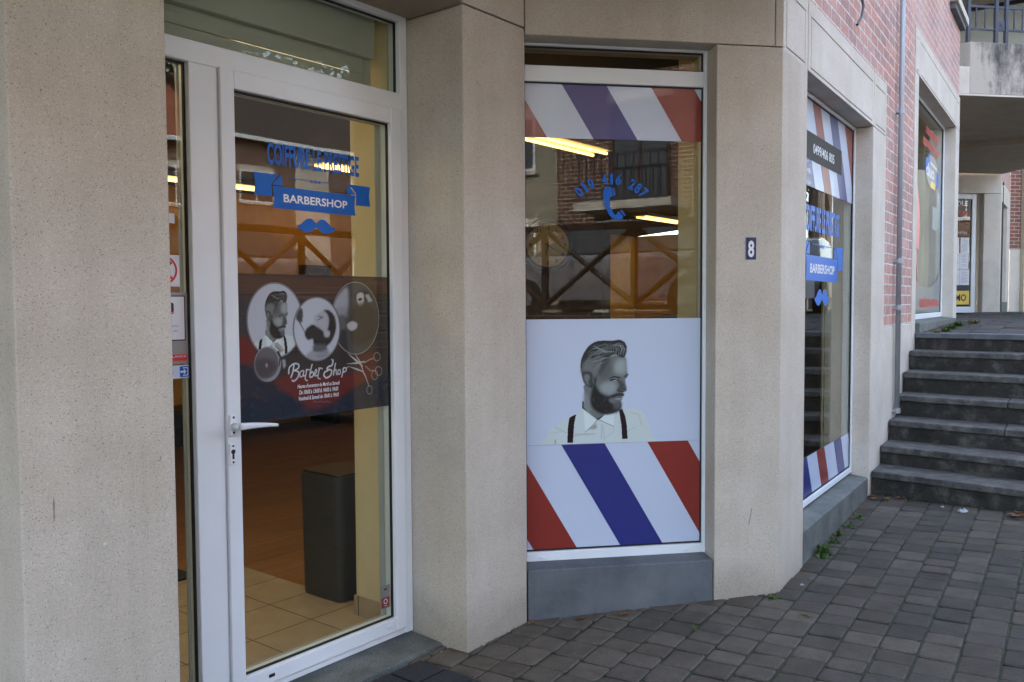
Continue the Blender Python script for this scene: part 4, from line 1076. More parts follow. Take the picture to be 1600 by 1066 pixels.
rectframe(a_, 0, 0, 0, 0, 0, 0, 0, 0, 0, 0) if False else None
for q in ([(-1.049, 1.236), (-1.030, 1.236), (-1.030, 1.239), (-1.049, 1.239)], [(-1.049, 1.211), (-1.030, 1.211), (-1.030, 1.214), (-1.049, 1.214)], [(-1.033, 1.214), (-1.030, 1.214), (-1.030, 1.236), (-1.033, 1.236)]): a_.sheet(q, .3428, .0004)
a_.build('arrow', M_LETTER, es, FA)
text(MB(), 'e', -1.085, 1.215, .3432, .026, None, align='R').build('lettering', M_BLK, es, FA)
ps_ = MB().sheet([(-1.12, 1.725), (-1.066, 1.722), (-1.066, 1.755), (-1.12, 1.757)], .3438).build('small_notice', M_PAPER, df, FA)
b_ = MB().sheet([(-1.14, .095), (-1.04, .095), (-1.04, .16), (-1.14, .16)], .3438).build('alarm_sticker', M_SILV, df, FA)
MB().sheet([(-1.075, .135), (-1.062, .135), (-1.062, .146), (-1.075, .146)], .3432, .0005).build('sticker_mark', M_VRED, b_, FA)
b_ = MB().sheet([(-.176, .158), (-.126, .158), (-.126, .256), (-.176, .256)], .3308).build('alarm_sticker', M_SILV, leaf, FA)
MB().sheet([(-.174, .161), (-.128, .161), (-.128, .205), (-.174, .205)], .3302, .0005).build('red_field', M_VRED, b_, FA)
m_ = MB(); m_.ring(-.151, .188, .008, .011, .3297, .0004, n=20); text(m_, 'stop', -.151, .168, .3297, .006, .02); m_.build('sticker_mark', M_LETTER, b_, FA)
m_ = MB(); m_.sheet([(-.158, .236), (-.143, .236), (-.143, .243), (-.158, .243)], .3302, .0004); m_.build('sticker_mark', M_BLK, b_, FA)

# ---------------------------------------------------------------- door poster
def homog(src, dst):
    A, b = [], []
    for (x, y), (u, v) in zip(src, dst):
        A.append([x, y, 1, 0, 0, 0, -u * x, -u * y]); b.append(u); A.append([0, 0, 0, x, y, 1, -v * x, -v * y]); b.append(v)
    return np.append(np.linalg.lstsq(np.array(A, float), np.array(b, float), rcond=None)[0], 1).reshape(3, 3)
# sketch square of the artwork -> its place on the glass (s, z)
HM = homog([(38, 25), (62, 1020), (1065, 45), (1065, 930), (490, 300), (600, 618), (440, 750), (745, 755)],
           [(-.852, 1.566), (-.852, 1.030), (-.117, 1.566), (-.117, 1.010), (-.564, 1.414), (-.489, 1.229), (-.604, 1.161), (-.383, 1.141)])
def TP(x, y):
    q = HM @ np.array([x, y, 1.0]); return (q[0] / q[2], q[1] / q[2])
pc = Canvas(-.846, -.119, 1.020, 1.562, .0020, (.030, .027, .028))
rd = random.Random(11)
Tm = lambda pts: [TP(*p) for p in pts]
pc.fill(Tm([(30, 10), (520, 10), (800, 20), (1080, 30), (1080, 180), (700, 200), (300, 190), (30, 200)]), (.085, .045, .028), .012, sm=False)
for i in range(70):       # weathered plank streaks
    z = rd.uniform(1.27, 1.56); x = rd.uniform(-.85, -.2); L = rd.uniform(.05, .3)
    pc.stroke([(x, z), (x + L, z + rd.uniform(-.004, .004))], rd.uniform(.0015, .004), rd.choice([(.16, .10, .07), (.03, .022, .02), (.11, .09, .08)]), .5)
for z in (1.485, 1.41, 1.335, 1.27): pc.stroke([(-.86, z), (-.11, z + .003)], .003, (.012, .010, .010), .8)
pc.fill(Tm([(40, 200), (260, 190), (180, 480), (60, 470)]), (.035, .045, .06), .02, .7)
pc.fill(Tm([(40, 480), (120, 455), (190, 540), (180, 620), (110, 650), (45, 640)]), (.13, .014, .012), .010)
pc.fill(Tm([(300, 760), (450, 700), (640, 720), (850, 690), (960, 640), (1000, 700), (840, 800), (720, 890), (600, 960), (520, 930), (380, 840)]), (.12, .016, .014), .012)
pc.fill(Tm([(850, 560), (960, 540), (1000, 640), (900, 700)]), (.14, .03, .02), .02, .8)
pc.fill(Tm([(30, 640), (120, 640), (260, 740), (420, 850), (560, 950), (700, 900), (860, 790), (1080, 700), (1080, 1060), (30, 1060)]), (.012, .020, .038), .008, sm=False)
for i in range(60):
    x, y = rd.uniform(60, 1050), rd.uniform(760, 1000)
    pc.fill(Tm([(x, y), (x + 25, y + 8), (x + 18, y + 30), (x - 6, y + 22)]), rd.choice([(.015, .02, .04), (.035, .05, .08), (.10, .02, .02)]), .003, .5)
def oval(cx, cy, rx, ry, col, ringc=(.28, .28, .29)):
    a = TP(cx - rx, cy); b = TP(cx + rx, cy); c = TP(cx, cy - ry); d = TP(cx, cy + ry)
    X, Zc, RX, RZ = (a[0] + b[0]) / 2, (c[1] + d[1]) / 2, abs(b[0] - a[0]) / 2, abs(c[1] - d[1]) / 2
    pc.put(pc.ell(X, Zc, RX * 1.07, RZ * 1.06), (.02, .02, .022), .8)
    pc.put(np.clip(pc.ell(X, Zc, RX * 1.045, RZ * 1.04) - pc.ell(X, Zc, RX * 1.015, RZ * 1.012), 0, 1), ringc, .8)
    m = pc.ell(X, Zc, RX, RZ); pc.put(m, col); return m
mo = oval(312, 345, 180, 245, (.47, .52, .60))
sc = 325 / 640
man(pc, lambda x, y: TP(250 + (x - 362) * .385 - 4, 150 + (y - 118) * .505), shirt=.42, within=mo, big=False)
mo3 = oval(850, 330, 152, 235, (.075, .078, .075), (.34, .34, .34))
pc.fill(Tm([(700, 240), (760, 150), (800, 130), (795, 280), (730, 300)]), (.36, .40, .46), .006, within=mo3)
pc.fill(Tm([(700, 270), (790, 250), (800, 320), (720, 330)]), (.25, .28, .32), .006, .8, within=mo3)
pc.fill(Tm([(840, 180), (880, 150), (930, 150), (960, 190), (940, 220), (880, 200)]), (.03, .028, .026), .003, within=mo3)
pc.fill(Tm([(862, 170), (905, 165), (905, 230), (885, 252), (868, 235)]), (.50, .52, .54), .002, within=mo3)
pc.fill(Tm([(868, 198), (895, 195), (895, 212), (872, 215)]), (.03, .03, .03), .001, within=mo3)
pc.fill(Tm([(915, 175), (940, 170), (965, 215), (940, 225)]), (.40, .42, .44), .002, within=mo3)
pc.fill(Tm([(840, 250), (960, 240), (1000, 420), (860, 520), (810, 420)]), (.055, .045, .032), .006, .8, within=mo3)
pc.fill(Tm([(795, 372), (830, 352), (862, 368), (855, 400), (825, 415), (800, 400)]), (.48, .50, .52), .002, within=mo3)
pc.fill(Tm([(735, 330), (775, 320), (790, 400), (775, 470), (740, 480)]), (.10, .11, .12), .004, within=mo3)
pc.fill(Tm([(735, 420), (790, 400), (800, 560), (740, 520)]), (.03, .035, .04), .004, within=mo3)
mo2 = oval(592, 403, 150, 207, (.50, .55, .63))
pc.fill(Tm([(455, 340), (460, 290), (490, 262), (500, 300), (492, 362)]), (.05, .05, .055), .002, within=mo2)
pc.stroke(Tm([(478, 362), (500, 400), (512, 425)]), [.005, .004, .003], (.06, .06, .07), 1, mo2)
pc.fill(Tm([(636, 280), (675, 278), (712, 320), (722, 385), (710, 445), (684, 495), (650, 515), (632, 485), (645, 440), (650, 390), (662, 350), (655, 310)]), (.022, .024, .028), .002, within=mo2)
pc.fill(Tm([(573, 330), (600, 300), (645, 285), (672, 330), (668, 390), (650, 420), (610, 405), (580, 365)]), (.40, .43, .48), .002, within=mo2)
pc.fill(Tm([(512, 425), (530, 395), (565, 370), (590, 385), (640, 420), (665, 445), (668, 490), (655, 520), (600, 530), (570, 505), (565, 470), (535, 478), (515, 455)]), (.020, .022, .026), .002, within=mo2)
pc.fill(Tm([(640, 420), (655, 408), (680, 425), (672, 455), (645, 455)]), (.42, .45, .5), .0015, within=mo2)
pc.stroke(Tm([(600, 345), (618, 330), (628, 335)]), .0035, (.03, .03, .03), .9, mo2); pc.stroke(Tm([(603, 318), (635, 325)]), .0035, (.03, .03, .03), .9, mo2)
pc.stroke(Tm([(558, 372), (578, 372)]), .004, (.45, .45, .5), .9, mo2)
pc.fill(Tm([(570, 505), (655, 510), (668, 560), (560, 560)]), (.10, .11, .125), .003, within=mo2)
pc.fill(Tm([(515, 590), (560, 548), (600, 570), (660, 540), (690, 590), (640, 620), (540, 620)]), (.30, .33, .37), .003, within=mo2)
for k in range(5): pc.stroke(Tm([(565 + 5 * k, 520 + 14 * k), (610, 535 + 14 * k), (660, 520 + 14 * k)]), .0022, (.06, .07, .08), .8, mo2)
# shaving mirror and razor at the lower left
a = TP(175, 640); b = TP(355, 640); c = TP(265, 520); d = TP(265, 755)
mm_ = pc.ell((a[0] + b[0]) / 2, (c[1] + d[1]) / 2, (b[0] - a[0]) / 2, (c[1] - d[1]) / 2)
pc.put(mm_, (.26, .28, .31)); pc.put(pc.ell((a[0] + b[0]) / 2 - .004, (c[1] + d[1]) / 2 + .004, (b[0] - a[0]) / 2.35, (c[1] - d[1]) / 2.3), (.095, .10, .11), .9)
pc.fill(Tm([(180, 610), (260, 600), (330, 640), (300, 700), (220, 740), (180, 680)]), (.045, .04, .045), .008, .8)
pc.fill(Tm([(252, 630), (265, 640), (258, 665)]), (.5, .5, .5), .002)
pc.fill(Tm([(305, 505), (330, 490), (376, 545), (350, 562)]), (.34, .36, .38), .001, sm=False); pc.stroke(Tm([(318, 520), (350, 548)]), .003, (.05, .05, .05))
pc.stroke(Tm([(335, 560), (350, 590), (340, 650)]), [.012, .008, .004], (.03, .03, .035))
pc.fill(Tm([(362, 610), (380, 605), (386, 650), (370, 668)]), (.34, .37, .42), .002)
# script lettering drawn as pen strokes
Wt = (.60, .64, .70)
def pen(pts, wd=.0042): pc.stroke([TP(*p) for p in smooth_open(pts)], wd, Wt)
def smooth_open(p, sub=5):
    q = [p[0]] + list(p) + [p[-1]]; out = []
    for i in range(1, len(q) - 2):
        for j in range(sub):
            t = j / sub; out.append(tuple(.5 * ((2 * q[i][k]) + (-q[i - 1][k] + q[i + 1][k]) * t + (2 * q[i - 1][k] - 5 * q[i][k] + 4 * q[i + 1][k] - q[i + 2][k]) * t * t + (-q[i - 1][k] + 3 * q[i][k] - 3 * q[i + 1][k] + q[i + 2][k]) * t ** 3) for k in (0, 1)))
    out.append(p[-1]); return out
pen([(440, 640), (432, 690), (420, 725)], .006); pen([(405, 700), (410, 660), (440, 635), (470, 640), (468, 665), (440, 680)], .0055); pen([(440, 680), (470, 690), (465, 725), (440, 750), (428, 745)], .0055)
pen([(500, 680), (482, 690), (480, 720), (498, 715), (505, 682), (503, 715), (515, 712)]); pen([(522, 672), (520, 700), (514, 735), (528, 748)]); pen([(521, 690), (530, 674), (542, 676)])
pen([(560, 640), (548, 690), (545, 722), (562, 720), (570, 700), (560, 688), (550, 700)], .005); pen([(572, 710), (590, 690), (588, 672), (578, 690), (580, 715), (598, 710)]); pen([(606, 662), (604, 690), (598, 725), (614, 736)]); pen([(605, 682), (614, 664), (628, 668)])
pen([(700, 612), (692, 645), (668, 655), (660, 670), (690, 680), (682, 712), (655, 728), (638, 712), (645, 690), (665, 680)], .0062); pen([(690, 606), (698, 618), (696, 640)], .004)
pen([(716, 632), (708, 670), (702, 710)], .005); pen([(704, 690), (718, 672), (722, 705), (730, 702)]); pen([(744, 674), (732, 680), (734, 704), (748, 698), (746, 676)]); pen([(770, 662), (762, 700), (756, 722)], .005); pen([(764, 670), (782, 660), (786, 680), (768, 692)]); pen([(786, 668), (800, 655)], .0025)
# scissors
def sc_(pts, w_): pc.stroke([TP(*p) for p in pts], w_, (.50, .52, .54), .95)
sc_([(798, 567), (850, 610), (895, 650)], [.001, .008, .004]); sc_([(790, 636), (860, 630), (910, 620)], [.001, .007, .004]); sc_([(803, 652), (860, 672), (892, 684)], [.001, .007, .004]); sc_([(850, 575), (880, 625), (895, 670)], [.002, .006, .004])
sc_([(905, 630), (945, 606), (968, 600)], .0022); sc_([(915, 650), (945, 680), (980, 680)], .0018); sc_([(895, 680), (915, 720), (938, 785)], [.006, .004, .002])
for cx, cy, rx, ry in ((992, 588, 22, 28), (1002, 683, 22, 30), (975, 710, 20, 30), (940, 808, 18, 28)):
    pc.stroke([TP(cx + rx * math.cos(k * math.pi / 10), cy + ry * math.sin(k * math.pi / 10)) for k in range(20)], .0020, (.42, .43, .42), .9, closed=True)
for k in range(6): pc.stroke(Tm([(565 + 20 * k, 888), (575 + 20 * k, 880 + 8 * (k % 2)), (583 + 20 * k, 888)]), .0015, (.25, .26, .3), .8)
po = pc.build('printed_poster', M_POSTER, leaf, FA, .3308)
tx = MB()
text(tx, "Heures d'ouverture du Mardi au Samedi", -.485, 1.131, .3304, .0150, .205, shear=.25, bold=.015)
text(tx, 'De 10h00 à 13h00 & 14h00 à 19h00', -.485, 1.107, .3304, .0165, .190, shear=.25, bold=.015)
text(tx, 'Vendredi & Samedi de 10h00 à 19h00', -.485, 1.084, .3304, .0155, .195, shear=.25, bold=.015)
tx.build('opening_hours', M_LETTER, po, FA)

# ---------------------------------------------------------------- outdoor doormat
om = thing('doormat', FA @ Matrix.Translation((-.19, .09, .0)), 'charcoal ribbed rubber doormat lying before the shop door', 'doormat')
oF = FA @ Matrix.Translation((-.19, .09, .0))
MB().box(-1.02, 0, -.60, 0, -.01, .012).build('backing', M_BLK, om, oF, bevel=.003)
pad = MB()
for i in range(6):
    for j in range(4): pad.box(-.012 - .168 * i - .158, -.012 - .168 * i, -.012 - .147 * j - .138, -.012 - .147 * j, .0125, .018)
pad.build('ribbed_pads', M_MAT, om, oF, bevel=.002)

# ---------------------------------------------------------------- driving school building at the top of the steps
far = thing('driving_school_building', FD @ Matrix.Translation((0, 0, 1.2)), 'concrete and brick building with driving school door at the top of the stairs', 'building')
fp = lambda mb, n, m_, F=FD, **k: mb.build(n, m_, far, F, **k)
fp(MB().prism([(-.35, 0), (0, 0), loc(FD, FE @ Vector((.12, 0, 0))), loc(FD, FE @ Vector((.12, .25, 0))), (-.35, .25)], 1.1, 3.418), 'pier', M_CONC2, bevel=.01)
fp(MB().box(-3.2, 0, .004, .3, 3.425, 3.84), 'lintel', M_CONC2, bevel=.008)
ff = rectframe(MB(), -1.70, -.438, 1.225, 3.424, .08, .082, .11, .095, .09, .16)
fd = fp(ff, 'door', M_PVC, bevel=.004)
MB().box(-1.63, -.51, .12, .126, 1.33, 3.335).build('pane', M_GLASS2, fd, FD)
MB().box(-.30, .0, .12, .126, 0, .01)
gasket(-1.61, -.528, 1.342, 3.325, .118, w=.010).build('gasket', M_RUB, fd, FD)
fp(MB().box(-3.2, -1.705, .02, .3, 1.1, 3.42), 'pier', M_CONC2)
fp(MB().box(-3.4, .4, 1.6, 1.7, 1.0, 3.9), 'inner_wall', M_DARKW)
fp(MB().box(-3.4, .2, .17, 1.6, 3.60, 3.66), 'ceiling', M_DARKW); fp(MB().box(-3.4, .2, .17, 1.6, 1.15, 1.2), 'floor', M_DARKW)
fp(MB().box(.2, .3, .3, 1.6, 1.1, 3.6), 'inner_wall', M_DARKW)
yy = .1160
t_ = MB(); text(t_, 'AUTO ECOLE', -.60, 3.205, yy, .085, .78, align='R', bold=.03); t_.build('lettering', M_LETTER, fd, FD)
t_ = MB(); text(t_, 'WAVRE', -.585, 3.045, yy, .062, .42, align='R', bold=.03)
t_.sheet([(-.60, 3.150), (-.72, 3.215), (-.85, 3.175), (-.85, 3.195), (-.72, 3.235), (-.60, 3.165)], yy); t_.build('lettering', M_REDF, fd, FD)
t_ = MB(); text(t_, '010 24 22 00', -.69, 2.955, yy, .028, .3, align='R', bold=.02); text(t_, 'permis b', -.74, 2.895, yy, .022, .2, align='R'); text(t_, 'CENTRE', -.60, 2.685, yy, .045, .28, align='R'); text(t_, 'BUSY', -.66, 2.63, yy, .04, .2, align='R') if False else None
t_.build('lettering', M_LETTER, fd, FD)
pr = random.Random(4)
for (x0, x1, z0, z1) in ((-1.0, -.765, 2.33, 2.62), (-.735, -.560, 2.33, 2.62), (-.96, -.745, 2.035, 2.325), (-.740, -.565, 2.035, 2.325), (-.96, -.745, 1.738, 2.028), (-.740, -.545, 1.738, 2.028)):
    pp = MB().box(x0, x1, .1145, .117, z0, z1).build('posted_sheet', M_PAPER, fd, FD)
    l_ = MB(); z = z1 - .03
    while z > z0 + .03:
        a = x0 + .02 + pr.random() * .02; l_.sheet([(a, z), (a + (x1 - x0 - .05) * pr.uniform(.5, 1), z), (a + (x1 - x0 - .05) * .9, z + .006), (a, z + .006)], .1138, .0004); z -= pr.uniform(.016, .034)
    l_.build('printed_lines', M_PIPE, pp, FD)
yc_ = MB().box(-1.15, -.535, .1145, .117, 1.376, 1.630).build('promo_card', M_YEL, fd, FD)
text(MB(), 'PROMO', -.600, 1.445, .1138, .125, .50, align='R', bold=.02).build('lettering', M_BLK, yc_, FD)
MB().box(-1.15, -.54, .1145, .117, 1.335, 1.372).build('dark_card', M_BLK, fd, FD)
MB().box(-1.15, -.54, .1145, .117, 1.636, 1.732).build('dark_card', M_BIN, fd, FD)
# side wall of that building, its window, brick pier, cream wall
fp(MB().prism([(.122, .0), (.20, .0), (.20, .25), (.122, .25)], 1.1, 3.305), 'pier', M_CONC2, FE)
fp(MB().box(1.62, 2.44, .0, .25, 1.1, 3.305), 'pier', M_CONC2, FE, bevel=.008)
fp(MB().box(.004, 2.44, .0, .25, 3.31, 3.68), 'lintel', M_CONC2, FE, bevel=.006)
fp(MB().box(.004, 2.44, .006, .25, 3.684, 7.5), 'brick_wall', M_BRICK, FE)
ww = fp(rectframe(MB(), .2, 1.62, 1.42, 3.30, .06, .06, .06, .06, .10, .16), 'window', M_PVC, FE)
MB().box(.26, 1.56, .12, .126, 1.48, 3.24).build('pane', M_GLASS2, ww, FE)
fp(MB().box(.2, 1.62, -.03, .25, 1.1, 1.415), 'window_sill', M_SILL, FE)
FG = frame(FE @ Vector((2.45, 0, 0)), dB)
fp(MB().box(.0, .26, .0, .3, 2.52, 7.5), 'brick_pier', M_BRICK3, FG)
fp(MB().box(.0, .26, -.005, .3, 1.0, 2.516), 'pier', M_CONC2, FG)
fp(MB().box(.264, 3.0, -.10, .3, 1.0, 7.5), 'rendered_wall', plain('cream_render', (.52, .47, .36), rough=.85), FG)
# balcony
B0 = Vector((5.288, 10.2, 0)); FH = frame(B0, dB)
p0 = FH @ Vector((-.30, 0, 0)); p0b = FH @ Vector((.10, 0, 0)); p1 = FH @ Vector((4.0, 0, 0))
nS = Vector((.848, -.53, 0))
z1poly = [(p0.x, p0.y), (p1.x, p1.y), (9.25, 12.0), (6.9, 13.25), (5.2, 14.2)]
M_STAIN = None
def stained():
    mt, nd, lk, b = newmat('stained_concrete')
    co = nd.new('ShaderNodeTexCoord')
    mp = N(nd, 'ShaderNodeMapping'); mp.inputs['Scale'].default_value = (9, 9, 1.6); lk.new(co.outputs['Object'], mp.inputs[0])
    n1 = N(nd, 'ShaderNodeTexNoise', Scale=1.6, Detail=9.0, Roughness=.72); lk.new(mp.outputs[0], n1.inputs['Vector'])
    n2 = N(nd, 'ShaderNodeTexNoise', Scale=5.0, Detail=8.0, Roughness=.7); lk.new(co.outputs['Object'], n2.inputs['Vector'])
    sx = nd.new('ShaderNodeSeparateXYZ'); lk.new(co.outputs['Object'], sx.inputs[0])
    zr = N(nd, 'ShaderNodeMapRange'); zr.inputs[1].default_value = 3.85; zr.inputs[2].default_value = 4.48; lk.new(sx.outputs[2], zr.inputs[0])
    ad = N(nd, 'ShaderNodeMath', operation='ADD'); lk.new(n1.outputs[0], ad.inputs[0]); lk.new(n2.outputs[0], ad.inputs[1])
    xr = N(nd, 'ShaderNodeMapRange'); xr.inputs[1].default_value = .1; xr.inputs[2].default_value = .45; xr.inputs[3].default_value = -.35; xr.inputs[4].default_value = .0; lk.new(sx.outputs[0], xr.inputs[0])
    ae = N(nd, 'ShaderNodeMath', operation='ADD'); lk.new(ad.outputs[0], ae.inputs[0]); lk.new(xr.outputs[0], ae.inputs[1])
    a2 = N(nd, 'ShaderNodeMath', operation='MULTIPLY_ADD'); lk.new(zr.outputs[0], a2.inputs[0]); a2.inputs[1].default_value = .30; lk.new(ae.outputs[0], a2.inputs[2])
    r = ramp(nd, [(.0, (.46, .43, .38)), (.44, (.42, .385, .33)), (.54, (.22, .205, .18)), (.64, (.075, .07, .066)), (1, (.03, .03, .03))])
    hf = N(nd, 'ShaderNodeMath', operation='MULTIPLY'); lk.new(a2.outputs[0], hf.inputs[0]); hf.inputs[1].default_value = .46
    lk.new(hf.outputs[0], r.inputs[0]); lk.new(r.outputs[0], b.inputs['Base Color']); b.inputs['Roughness'].default_value = .9
    bumpit(nd, lk, b, n2.outputs[0], .4, .004)
    return mt
M_STAIN = stained()
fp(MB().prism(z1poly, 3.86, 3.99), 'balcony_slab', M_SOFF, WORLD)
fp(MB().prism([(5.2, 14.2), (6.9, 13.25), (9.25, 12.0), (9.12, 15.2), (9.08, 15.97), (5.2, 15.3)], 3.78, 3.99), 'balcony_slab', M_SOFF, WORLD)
fp(MB().box(-.30, 4.0, -.022, 0, 3.855, 3.875), 'drip_edge', M_CONC2, FH)
fp(MB().prism([(.10, -.02), (4.0, -.02), (4.0, .12), (.02, .12)], 3.876, 4.48), 'parapet', M_STAIN, FH, bevel=.008)
fp(MB().box(-.30, .0999, -.02, .10, 3.876, 4.19), 'parapet', M_CONC2, FH, bevel=.006)
rl = MB()
for x in (.10, .465, .600, 1.0, 1.45): rl.box(x, x + .040, .03, .07, 4.47, 5.05)
rl.box(.14, 1.45, .04, .06, 4.90, 4.928); rl.box(.14, 1.45, .04, .06, 4.64, 4.665); rl.box(-.1, .10, .045, .055, 4.70, 4.71); rl.box(.14, 3.5, .035, .065, 5.04, 5.07)
for x in (.215, .335, .72, .83): rl.box(x, x + .014, .043, .057, 4.665, 4.90)
rl.sheet([(.505, 4.665), (.60, 4.665), (.60, 4.76), (.505, 4.76)], .04, .012)
rl.sheet([(.53, 4.71), (.552, 4.735), (.575, 4.71), (.552, 4.69)], .034, .004)
fp(rl, 'railing', M_STEEL, FH, bevel=.003)
M_PALE = plain('pale_render', (.50, .56, .53), rough=.85)
q1 = Vector((6.3, 14.6, 0)); dG = Vector((.848, -.53, 0))
FI = frame(q1, dG)
fp(MB().box(-.5, 4.0, .0, .2, 3.99, 6.12), 'upper_wall', M_PALE, FI)
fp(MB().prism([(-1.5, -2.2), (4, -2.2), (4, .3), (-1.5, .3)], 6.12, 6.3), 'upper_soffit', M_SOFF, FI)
fp(MB().box(-.5, 4.0, -.03, -.0, 6.06, 6.118), 'dark_edge_line', M_BLK, FI)  # dark strip along the junction of upper wall and soffit

# ---------------------------------------------------------------- across the way: terrace, railing, houses, cars, trees (seen in the glass)
tag(MB().prism([(-60, -60), (90, -60), (90, -6.05), (-60, -6.05)], .9, 1.18).build('street', M_ASPH, None, FA), None, None, kind='structure')
rw = MB().box(-12, 6.8, -6.35, -6.06, -.3, 1.32); o = rw.build('retaining_wall', M_BRICK2, None, FA); tag(o, 'low dark brick retaining wall carrying the crossed railing opposite the shop', 'wall')
xr = thing('crossed_railing', FA @ Matrix.Translation((0, -6.2, 1.32)), 'brown steel railing of crossed bars mirrored in the shop windows', 'railing')
def lattice(root, F, L, H, pw=1.25):
    n = int(L / pw)
    MB().box(0, n * pw, -.05, .05, H - .08, H).build('top_rail', M_LATT, root, F)
    MB().box(0, n * pw, -.04, .04, .04, .10).build('bottom_rail', M_LATT, root, F)
    for i in range(n + 1): MB().box(i * pw - .035, i * pw + .035, -.035, .035, .10, H - .08).build('post', M_LATT, root, F)
    for i in range(n):
        c = MB(); c.tube([(i * pw + .04, .01, .12), ((i + 1) * pw - .04, .01, H - .1)], .036, 6); c.tube([(i * pw + .04, -.055, H - .1), ((i + 1) * pw - .04, -.055, .12)], .036, 6)
        c.build('cross_bars', M_LATT, root, F)
lattice(xr, FA @ Matrix.Translation((-8, -6.2, 1.32)), 15, 1.12)
lr = thing('crossed_railing', FA @ Matrix.Translation((9.3, -1.5, 1.22)), 'brown crossed railing at the street edge above the stairs', 'railing')
lattice(lr, frame(Vector((8.1, 9.2, 0)), Vector((.62, .78, 0)).normalized(), 1.22), 6.3, 1.12)

def house(F, s0, s1, z0, z1, depth, label, bm_, wins, name='house', roofc=None, cream=None, fm=None):
    fm = fm or M_PVC
    t = thing(name, F @ Matrix.Translation(((s0 + s1) / 2, 0, z0)), label, 'house')
    MB().box(s0, s1, -depth, 0, z0, z1).build('wall', bm_, t, F)
    rf = MB(); yo = .45
    rf.add([(s0 - .05, yo, z1 + .02), (s1 + .05, yo, z1 + .02), (s1 + .05, -depth / 2, z1 + depth * .38), (s0 - .05, -depth / 2, z1 + depth * .38), (s1 + .05, -depth - yo, z1 + .02), (s0 - .05, -depth - yo, z1 + .02)], [(0, 1, 2, 3), (3, 2, 4, 5), (0, 3, 5), (1, 4, 2), (0, 5, 4, 1)])
    rf.build('roof', roofc or M_ROOF, t, F)
    MB().box(s0 - .05, s1 + .05, .30, .48, z1 - .16, z1 + .01).build('gutter', M_PVC, t, F)
    for (a, b, c, d, kind) in wins:
        f = rectframe(MB(), a, b, c, d, .07, .07, .07, .07, .0, .05).build('window', fm, t, F)
        MB().box(a + .07, b - .07, .01, .02, c + .07, d - .07).build('pane', M_HG, f, F)
        MB().box((a + b) / 2 - .03, (a + b) / 2 + .03, .02, .045, c + .07, d - .07).build('mullion', fm, f, F)
        MB().box(a - .08, b + .08, .001, .10, c - .10, c - .002).build('sill', M_CONC2, f, F)
        MB().box(a - .08, b + .08, .001, .012, d + .002, d + .22).build('lintel', M_BRICK2 if kind else M_CONC2, f, F)
    if cream:
        for a, b in cream: MB().box(a, b, .001, .03, z0, z1 - .2).build('render_panel', M_CONC2, t, F)
    return t
def rooft():
    mt, nd, lk, b = newmat('clay_roof_tiles')
    co = nd.new('ShaderNodeTexCoord'); wv = N(nd, 'ShaderNodeTexWave', Scale=1.6, Distortion=.4); wv.bands_direction = 'X'; lk.new(co.outputs['Object'], wv.inputs['Vector'])
    r = ramp(nd, [(0, (.14, .04, .02)), (.5, (.36, .12, .06)), (1, (.45, .17, .09))]); lk.new(wv.outputs[0], r.inputs[0]); lk.new(r.outputs[0], b.inputs['Base Color']); b.inputs['Roughness'].default_value = .85
    return mt
M_ROOF = rooft()
M_HG, nd_, lk_2, b_2 = newmat('house_window_glass'); b_2.inputs['Base Color'].default_value = (.03, .04, .05, 1); b_2.inputs['Roughness'].default_value = .05
# frames facing the shop: local y points from the house towards the shop
FO1 = FA @ Matrix.Translation((0, -13, 0)); FO2 = FA @ Matrix.Translation((0, -30, 0)); FO3 = FA @ Matrix.Translation((0, -15.5, 0))
h1 = house(FO1, -6.6, 4.2, 1.18, 7.2, 8, 'brown brick house with upper balcony mirrored in the front window', M_BRICK2,
      [(-5.3, -4.0, 3.5, 5.6, 0), (-1.5, .2, 4.3, 5.6, 0), (1.6, 3.2, 4.3, 5.6, 0), (-6.1, -5.4, 1.3, 3.0, 1), (-3.6, -2.3, 1.6, 2.9, 1), (.4, 1.8, 1.8, 3.0, 1)], fm=M_LATT)
bl = MB()
for i in range(12): bl.box(-5.6 + i * .17, -5.575 + i * .17, .9, .925, 3.5, 4.35)
bl.box(-5.62, -3.70, .88, .94, 4.35, 4.41); bl.box(-5.62, -3.70, .89, .93, 3.5, 3.54); bl.build('balcony_railing', M_STEEL, h1, FO1)
MB().box(-5.7, -3.6, .05, .98, 3.30, 3.46).build('balcony_slab', M_CONC2, h1, FO1)
house(FO3, -20, -7.2, 1.18, 7.8, 8, 'pale rendered house beside the brown brick house across the way', plain('faded_render', (.30, .28, .22), rough=.9), [(-10, -8.6, 2, 3.4, 0), (-10, -8.6, 4.8, 6.2, 0), (-14, -12.6, 4.8, 6.2, 0)])
house(FO2, 10, 18.9, 1.18, 8.3, 9, 'red brick house with orange clay roof mirrored in the narrow side pane', M_BRICK2,
      [(15.9, 17.3, 5.6, 7.2, 0), (12, 13.6, 5.6, 7.2, 0), (15.9, 17.3, 2.2, 4.0, 1)])
M_ROOF2 = stone('grey_roof_slates', (.03, .026, .022), (.07, .058, .048), (.14, .12, .10), sc=3)
house(FO2, 19.0, 33, 1.18, 8.85, 9, 'brick house with grey roof and pale bay mirrored in the door glass', M_BRICK2,
      [(19.6, 21.4, 6.0, 7.4, 0), (26, 28, 6.0, 7.4, 0), (19.6, 21.4, 2.0, 4.2, 1), (26, 28, 2.0, 4.2, 1)], cream=[(22.6, 24.6)], roofc=M_ROOF2)

